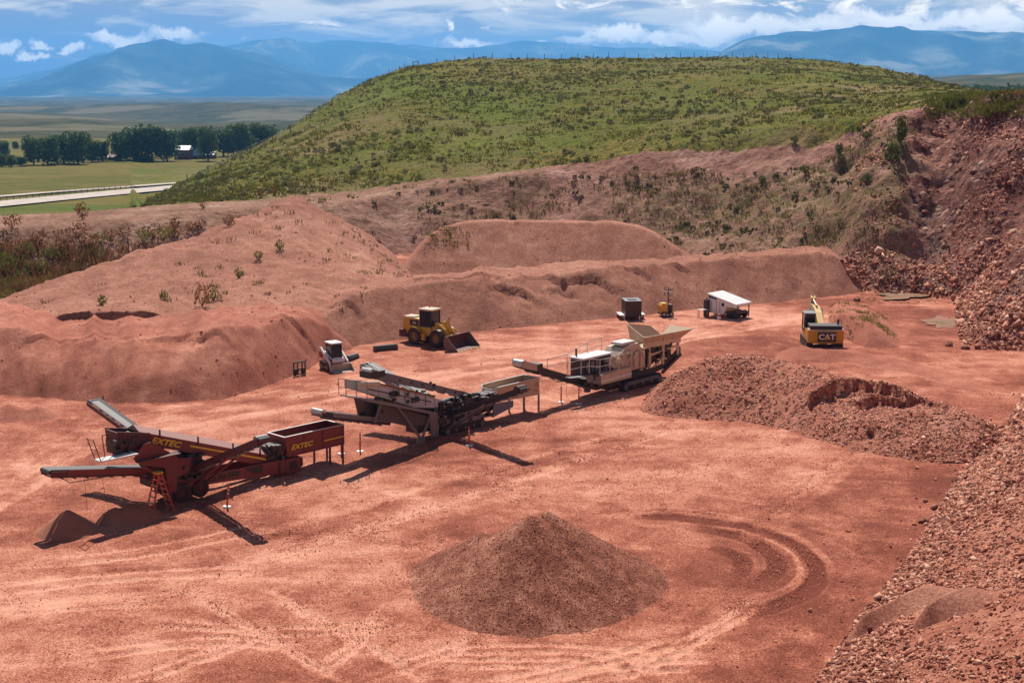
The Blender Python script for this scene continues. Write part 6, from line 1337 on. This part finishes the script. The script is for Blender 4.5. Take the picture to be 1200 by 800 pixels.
# small things round the trailer
x, y = 18.05, 124.2; x -= .25
T = empty('drum', (x + .15, y + .35, GZ(x, y)), 0, 'black upright drum standing against the end of the white trailer', 'drum'); b = MB(); b.lathe_y((0, 0, 0), [(.01, 0)], 4); b.v = []; b.f = []
for k, (z0, z1, r) in enumerate(((0, .5, .27), (.5, .56, .29), (.56, 1.05, .27), (1.05, 1.11, .29), (1.11, 1.6, .27))): b.tube([(0, 0, z0), (0, 0, z1)], r, 16)
b.build('shell', M['black'], T); MB().tube([(0, 0, 1.6), (0, 0, 1.72)], .10, 10).build('cap', M['black'], T)
T = empty('folding_table', (x - .25, y - .2, GZ(x, y)), R(8), 'white topped table standing in front of the black drum by the trailer', 'table'); MB().box(-.45, .45, -.25, .25, .72, .76).build('table_top', M['white'], T)
for sx_ in (-.4, .4):
    for sy_ in (-.2, .2): MB().box(sx_ - .02, sx_ + .02, sy_ - .02, sy_ + .02, -.05, .718).build('leg', M['grey'], T)
for i, (u, v, s, lb) in enumerate(((838.5, 372, .30, 'small white box between the table and the trailer wall'), (842.5, 375.5, .34, 'white carton lying in front of the trailer step'))):
    p = gnd(u, v); o = MB().box(-s / 2, s / 2, -s / 2, s / 2, -.02, s * .8); bx = o.build('carton', M['white'], None, bevel=.015); bx.location = (*p, GZ(*p)); bx.rotation_euler = (0, 0, .5 + i); props(bx, lb, 'carton')

# ===== buckets, fork frame, ladder, delineators
p = (-15.7, 98.9); T = empty('fork_frame', (*p, GZ(*p) - .02), R(44), 'black pallet fork frame standing on the floor next to the skid steer', 'pallet forks'); b = MB()
for z in (.08, .45, .98): b.box(-.55, .55, -.04, .04, z, z + .09)
for x_ in (-.55, -.2, .2, .47): b.box(x_, x_ + .07, -.035, .035, .171, .98)
b.build('frame', M['black'], T); b = MB(); b.box(-.5, -.1, -.03, .03, .175, .445); b.box(.12, .46, -.03, .03, .175, .445); b.build('mount_plate', M['black'], T)
for x_ in (-.4, .3): MB().box(x_, x_ + .1, .05, 1.0, .02, .07).build('fork', M['black'], T)
for (u0, v0, u1, v1, h_, lb) in ((440.7, 412.5, 466, 410, .46, 'long dark steel bucket edge lying on the floor beside the loader'), (410.6, 422.5, 421, 419.5, .42, 'short dark bucket attachment lying beside the white and red skid steer')):
    g0_, g1_ = gnd(u0, v0), gnd(u1, v1); c = ((g0_[0] + g1_[0]) / 2, (g0_[1] + g1_[1]) / 2); L_ = math.hypot(g1_[0] - g0_[0], g1_[1] - g0_[1]); T = empty('spare_bucket', (*c, GZ(*c) - .02), math.atan2(g1_[1] - g0_[1], g1_[0] - g0_[0]), lb, 'bucket')
    MB().prismx([(0, .02), (0, h_ * .6), (.15, h_), (.42, h_), (.42, h_ - .05), (.19, h_ - .06), (.05, h_ * .55), (.06, .06), (.6, .05), (.6, .0)], -L_ / 2, L_ / 2).build('shell', M['black'], T)
    b = MB()
    for x_ in (-L_ / 2 - .03, L_ / 2 + .001): b.prismx([(0, .02), (0, h_ * .6), (.15, h_), (.42, h_), (.6, .0)], x_, x_ + .03)
    b.build('side_plate', M['black'], T); MB().box(-L_ / 2, L_ / 2, .601, .68, .0, .04).build('cutting_edge', M['bright'], T)
# ladder
p0, p1 = (-17.95, 64.75), (-17.05, 65.75); c = ((p0[0] + p1[0]) / 2, (p0[1] + p1[1]) / 2); T = empty('stepladder', (*c, GZ(*c)), math.atan2(p1[1] - p0[1], p1[0] - p0[0]), 'red and yellow stepladder with bare metal steps, open beside the maroon screener', 'ladder')
hw = .62; htop = 2.0
for s, nm in ((-1, 'step'), (1, 'brace')):
    for y_ in (-.30, .30): MB().beam((s * hw, y_ * 1.0, -.02), (s * .07, y_ * .55, htop), .05, .09, (0, 1, 0)).build('rail', M['orange'], T)
    for k in range(1, 7):
        t_ = k / 7; x_ = s * (hw + (.07 - hw) * t_); hw_ = .30 + (.165 - .30) * t_; MB().box(x_ - .05, x_ + .05, -hw_, hw_, htop * t_ - .015, htop * t_ + .02).build(nm, M['alu'], T)
MB().box(-.17, .17, -.21, .21, htop + .002, htop + .08).build('top_cap', M['oyellow'], T); b = MB()
for s in (-1, 1):
    for y_ in (-.30, .30): b.box(s * hw - .06, s * hw + .06, y_ - .06, y_ + .06, -.03, .05)
b.build('foot', M['alu'], T)
# delineators
dl = [((266, 593), (-.06, .10), 'orange delineator post on a white base, between the maroon screener and the gravel cone'), ((400, 532), (0, .02), 'orange delineator post between the hopper legs of the maroon screener'), ((422, 529), (0, .02), 'orange delineator post between the maroon hopper and the grey screener'), ((550, 523), (-.06, .05), 'orange delineator post leaning beside the tracks of the grey screener'), ((657.5, 470), (0, .0), 'orange delineator post beyond the tan hopper, under the crusher belt'), ((678, 472), (0.02, .02), 'orange delineator post in the shadow of the cream crusher')]
pole = MB(); pole.tube([(0, 0, .06), (0, 0, 1.02)], .05, 10); pole.tube([(0, 0, 1.02), (0, 0, 1.08), (0, 0, 1.12)], [.035, .05, .02], 10); band = MB(); base = MB(); base.lathe_y((0, 0, 0), [(.01, 0)], 4); base.v = []; base.f = []
base.tube([(0, 0, -.03), (0, 0, .05), (0, 0, .07)], [.24, .22, .10], 8)
for z in (.66, .84): band.tube([(0, 0, z), (0, 0, z + .08)], .052, 10)
meshes = None
for i, ((u, v), ln, lb) in enumerate(dl):
    p = gnd(u, v); T = empty('delineator_post', (*p, GZ(*p)), .3 * i, lb, 'delineator', 'orange delineator posts along the machine row', ln[0], ln[1])
    if i == 0: meshes = [(n_, mb.build(n_, mt, T)) for n_, mb, mt in (('tube', pole, M['orange']), ('base', base, M['wletter']), ('band', band, M['wletter']))]
    else:
        for n_, o in meshes: q = o.copy(); COL.objects.link(q); q.parent = T
# ------------------------------------------------------------------ light, sky, air
SUN_EL, SUN_AZ = R(52), R(-7)      # azimuth measured from +Y towards +X
sd = np.array((math.cos(SUN_EL) * math.sin(SUN_AZ), math.cos(SUN_EL) * math.cos(SUN_AZ), math.sin(SUN_EL)))
from mathutils import Vector
sl = bpy.data.lights.new('sun', 'SUN'); sl.energy = 5.0; sl.angle = R(.53); sl.color = (1.0, .95, .87)
so = bpy.data.objects.new('sun', sl); COL.objects.link(so); so.rotation_euler = Vector(sd).to_track_quat('Z', 'Y').to_euler(); so.location = (0, 60, 120)
w = bpy.data.worlds.new('World'); SC.world = w; w.use_nodes = True; nt = w.node_tree
bg = nt.nodes['Background']
sky = N(nt, 'ShaderNodeTexSky'); sky.sky_type = 'NISHITA'; sky.sun_disc = False; sky.sun_elevation = SUN_EL; sky.sun_rotation = SUN_AZ
sky.air_density = 1.0; sky.dust_density = 1.0; sky.ozone_density = 1.5
tcg = N(nt, 'ShaderNodeTexCoord').outputs['Generated']
nrm = N(nt, 'ShaderNodeVectorMath', operation='NORMALIZE'); nt.links.new(tcg, nrm.inputs[0]); dirv = nrm.outputs[0]
sep = N(nt, 'ShaderNodeSeparateXYZ'); nt.links.new(dirv, sep.inputs[0])
az = math_(nt, 'ARCTAN2', sep.outputs[0], sep.outputs[1]); el = math_(nt, 'ARCSINE', sep.outputs[2])
def comb(a, b, c=0.0):
    q = N(nt, 'ShaderNodeCombineXYZ')
    for i, v in enumerate((a, b, c)):
        if hasattr(v, 'links'): nt.links.new(v, q.inputs[i])
        else: q.inputs[i].default_value = v
    return q.outputs[0]
# sky radiance seen through the air: wanted value minus the light the air adds, over its transmittance
TR, HZ, EX = .35, (.13, .34, .62), 2**.2
def kc(r, g, b): return tuple(max(.02, (c / EX - (1 - TR) * h) / TR) / .052 for c, h in zip((r, g, b), HZ))
# layered deck, long flat streaks
cA = comb(math_(nt, 'MULTIPLY', az, 11.0), math_(nt, 'MULTIPLY', el, 62.0))
nA = noise(nt, 1.0, 8, .58, cA, .5)
cB = comb(math_(nt, 'MULTIPLY', az, 26.0), math_(nt, 'MULTIPLY', el, 70.0), 3.0)
nB = noise(nt, 1.0, 9, .6, cB, .7)
right = math_(nt, 'MULTIPLY', math_(nt, 'ADD', az, .36), 1.4, True)        # 0 at the picture's left edge, 1 at its right
elf = math_(nt, 'MULTIPLY', el, 14.0, True)
base = mix(nt, right, kc(.125, .27, .56), kc(.30, .47, .70))
base = mix(nt, math_(nt, 'MULTIPLY', elf, .7), base, kc(.30, .42, .58))
deckf = math_(nt, 'ADD', math_(nt, 'MULTIPLY', math_(nt, 'SUBTRACT', nA, .5), 2.4), math_(nt, 'ADD', math_(nt, 'MULTIPLY', elf, .75), math_(nt, 'MULTIPLY', right, .12)))
deck = ramp(nt, deckf, [(.46, (0, 0, 0)), (.80, (1, 1, 1))])
col = mix(nt, math_(nt, 'MULTIPLY', deck, .85), base, kc(.62, .68, .76))
puf = math_(nt, 'ADD', math_(nt, 'MULTIPLY', math_(nt, 'SUBTRACT', nB, .5), 2.6), math_(nt, 'SUBTRACT', math_(nt, 'MULTIPLY', right, .60), .06))
pufm = ramp(nt, puf, [(.45, (0, 0, 0)), (.68, (1, 1, 1))])
band = ramp(nt, el, [(.028, (0, 0, 0)), (.040, (1, 1, 1)), (.085, (1, 1, 1)), (.14, (.3, .3, .3))])
pm_ = mix(nt, 1.0, pufm, band, 'MULTIPLY')
shade_ = mix(nt, ramp(nt, noise(nt, 2.0, 7, .6, cB, .4), [(.38, (0, 0, 0)), (.6, (1, 1, 1))]), kc(.62, .68, .76), kc(.98, .98, .98))
col = mix(nt, pm_, col, shade_)
# separate cumulus puffs low over the mountains
cw = comb(math_(nt, 'ADD', az, math_(nt, 'MULTIPLY', math_(nt, 'SUBTRACT', noise(nt, 45, 7, .62, dirv), .5), .040)), math_(nt, 'ADD', el, math_(nt, 'MULTIPLY', math_(nt, 'SUBTRACT', noise(nt, 60, 7, .62, dirv), .5), .026)))
def puff(u, v, ru, rv, s=1.0):
    global col
    d = ray(u, v); a0 = math.atan2(d[0], d[1]); e0 = math.atan2(d[2], math.hypot(d[0], d[1]))
    sb = N(nt, 'ShaderNodeVectorMath', operation='SUBTRACT'); nt.links.new(cw, sb.inputs[0]); sb.inputs[1].default_value = (a0, e0, 0)
    ml = N(nt, 'ShaderNodeVectorMath', operation='MULTIPLY'); nt.links.new(sb.outputs[0], ml.inputs[0]); ml.inputs[1].default_value = (F / ru, F / rv, 1)
    ln = N(nt, 'ShaderNodeVectorMath', operation='LENGTH'); nt.links.new(ml.outputs[0], ln.inputs[0])
    f = ramp(nt, ln.outputs['Value'], [(.45, (s, s, s)), (1.0, (0, 0, 0))])
    col = mix(nt, f, col, kc(.93, .95, .98))
for a in ((10, 54, 20, 7), (42, 66, 20, 7), (84, 60, 14, 5), (54, 53, 12, 4), (140, 47, 40, 10), (205, 42, 34, 9, .8), (530, 30, 8, 9), (545, 50, 36, 7), (632, 49, 10, 5), (720, 38, 46, 11), (840, 34, 50, 15), (775, 43, 30, 8), (1130, 22, 50, 12, .9), (1000, 22, 70, 10, .7), (890, 30, 60, 11, .8), (965, 31, 50, 9, .8), (1065, 28, 60, 12, .9), (1165, 22, 46, 13, .9), (815, 48, 36, 6, .8), (690, 44, 40, 6, .7)): puff(*a)
hi = ramp(nt, el, [(.10, (0, 0, 0)), (.20, (1, 1, 1))])
col = mix(nt, hi, col, sky.outputs[0])
lowm = math_(nt, 'LESS_THAN', el, -.02)
nt.links.new(col, bg.inputs[0]); bg.inputs[1].default_value = .052
# air
hz = MB().box(-16000, 16000, -300, 23500, -120, 880).build('haze', None); hz['kind'] = 'stuff'
hm_ = bpy.data.materials.new('air'); hm_.use_nodes = True; hn = hm_.node_tree; hn.nodes.clear()
ho = hn.nodes.new('ShaderNodeOutputMaterial'); pv = hn.nodes.new('ShaderNodeVolumePrincipled')
pv.inputs['Color'].default_value = (.16, .50, 1.0, 1); pv.inputs['Density'].default_value = HAZE; pv.inputs['Anisotropy'].default_value = .3
hn.links.new(pv.outputs[0], ho.inputs['Volume']); hz.data.materials.append(hm_)
SC.view_settings.view_transform = 'Standard'; SC.view_settings.look = 'None'; SC.view_settings.exposure = .25; SC.view_settings.gamma = 1.0
SC.cycles.max_bounces = 6; SC.cycles.diffuse_bounces = 3; SC.cycles.volume_bounces = 1; SC.cycles.transparent_max_bounces = 4
SC.cycles.use_denoising = True
SC.render.film_transparent = False
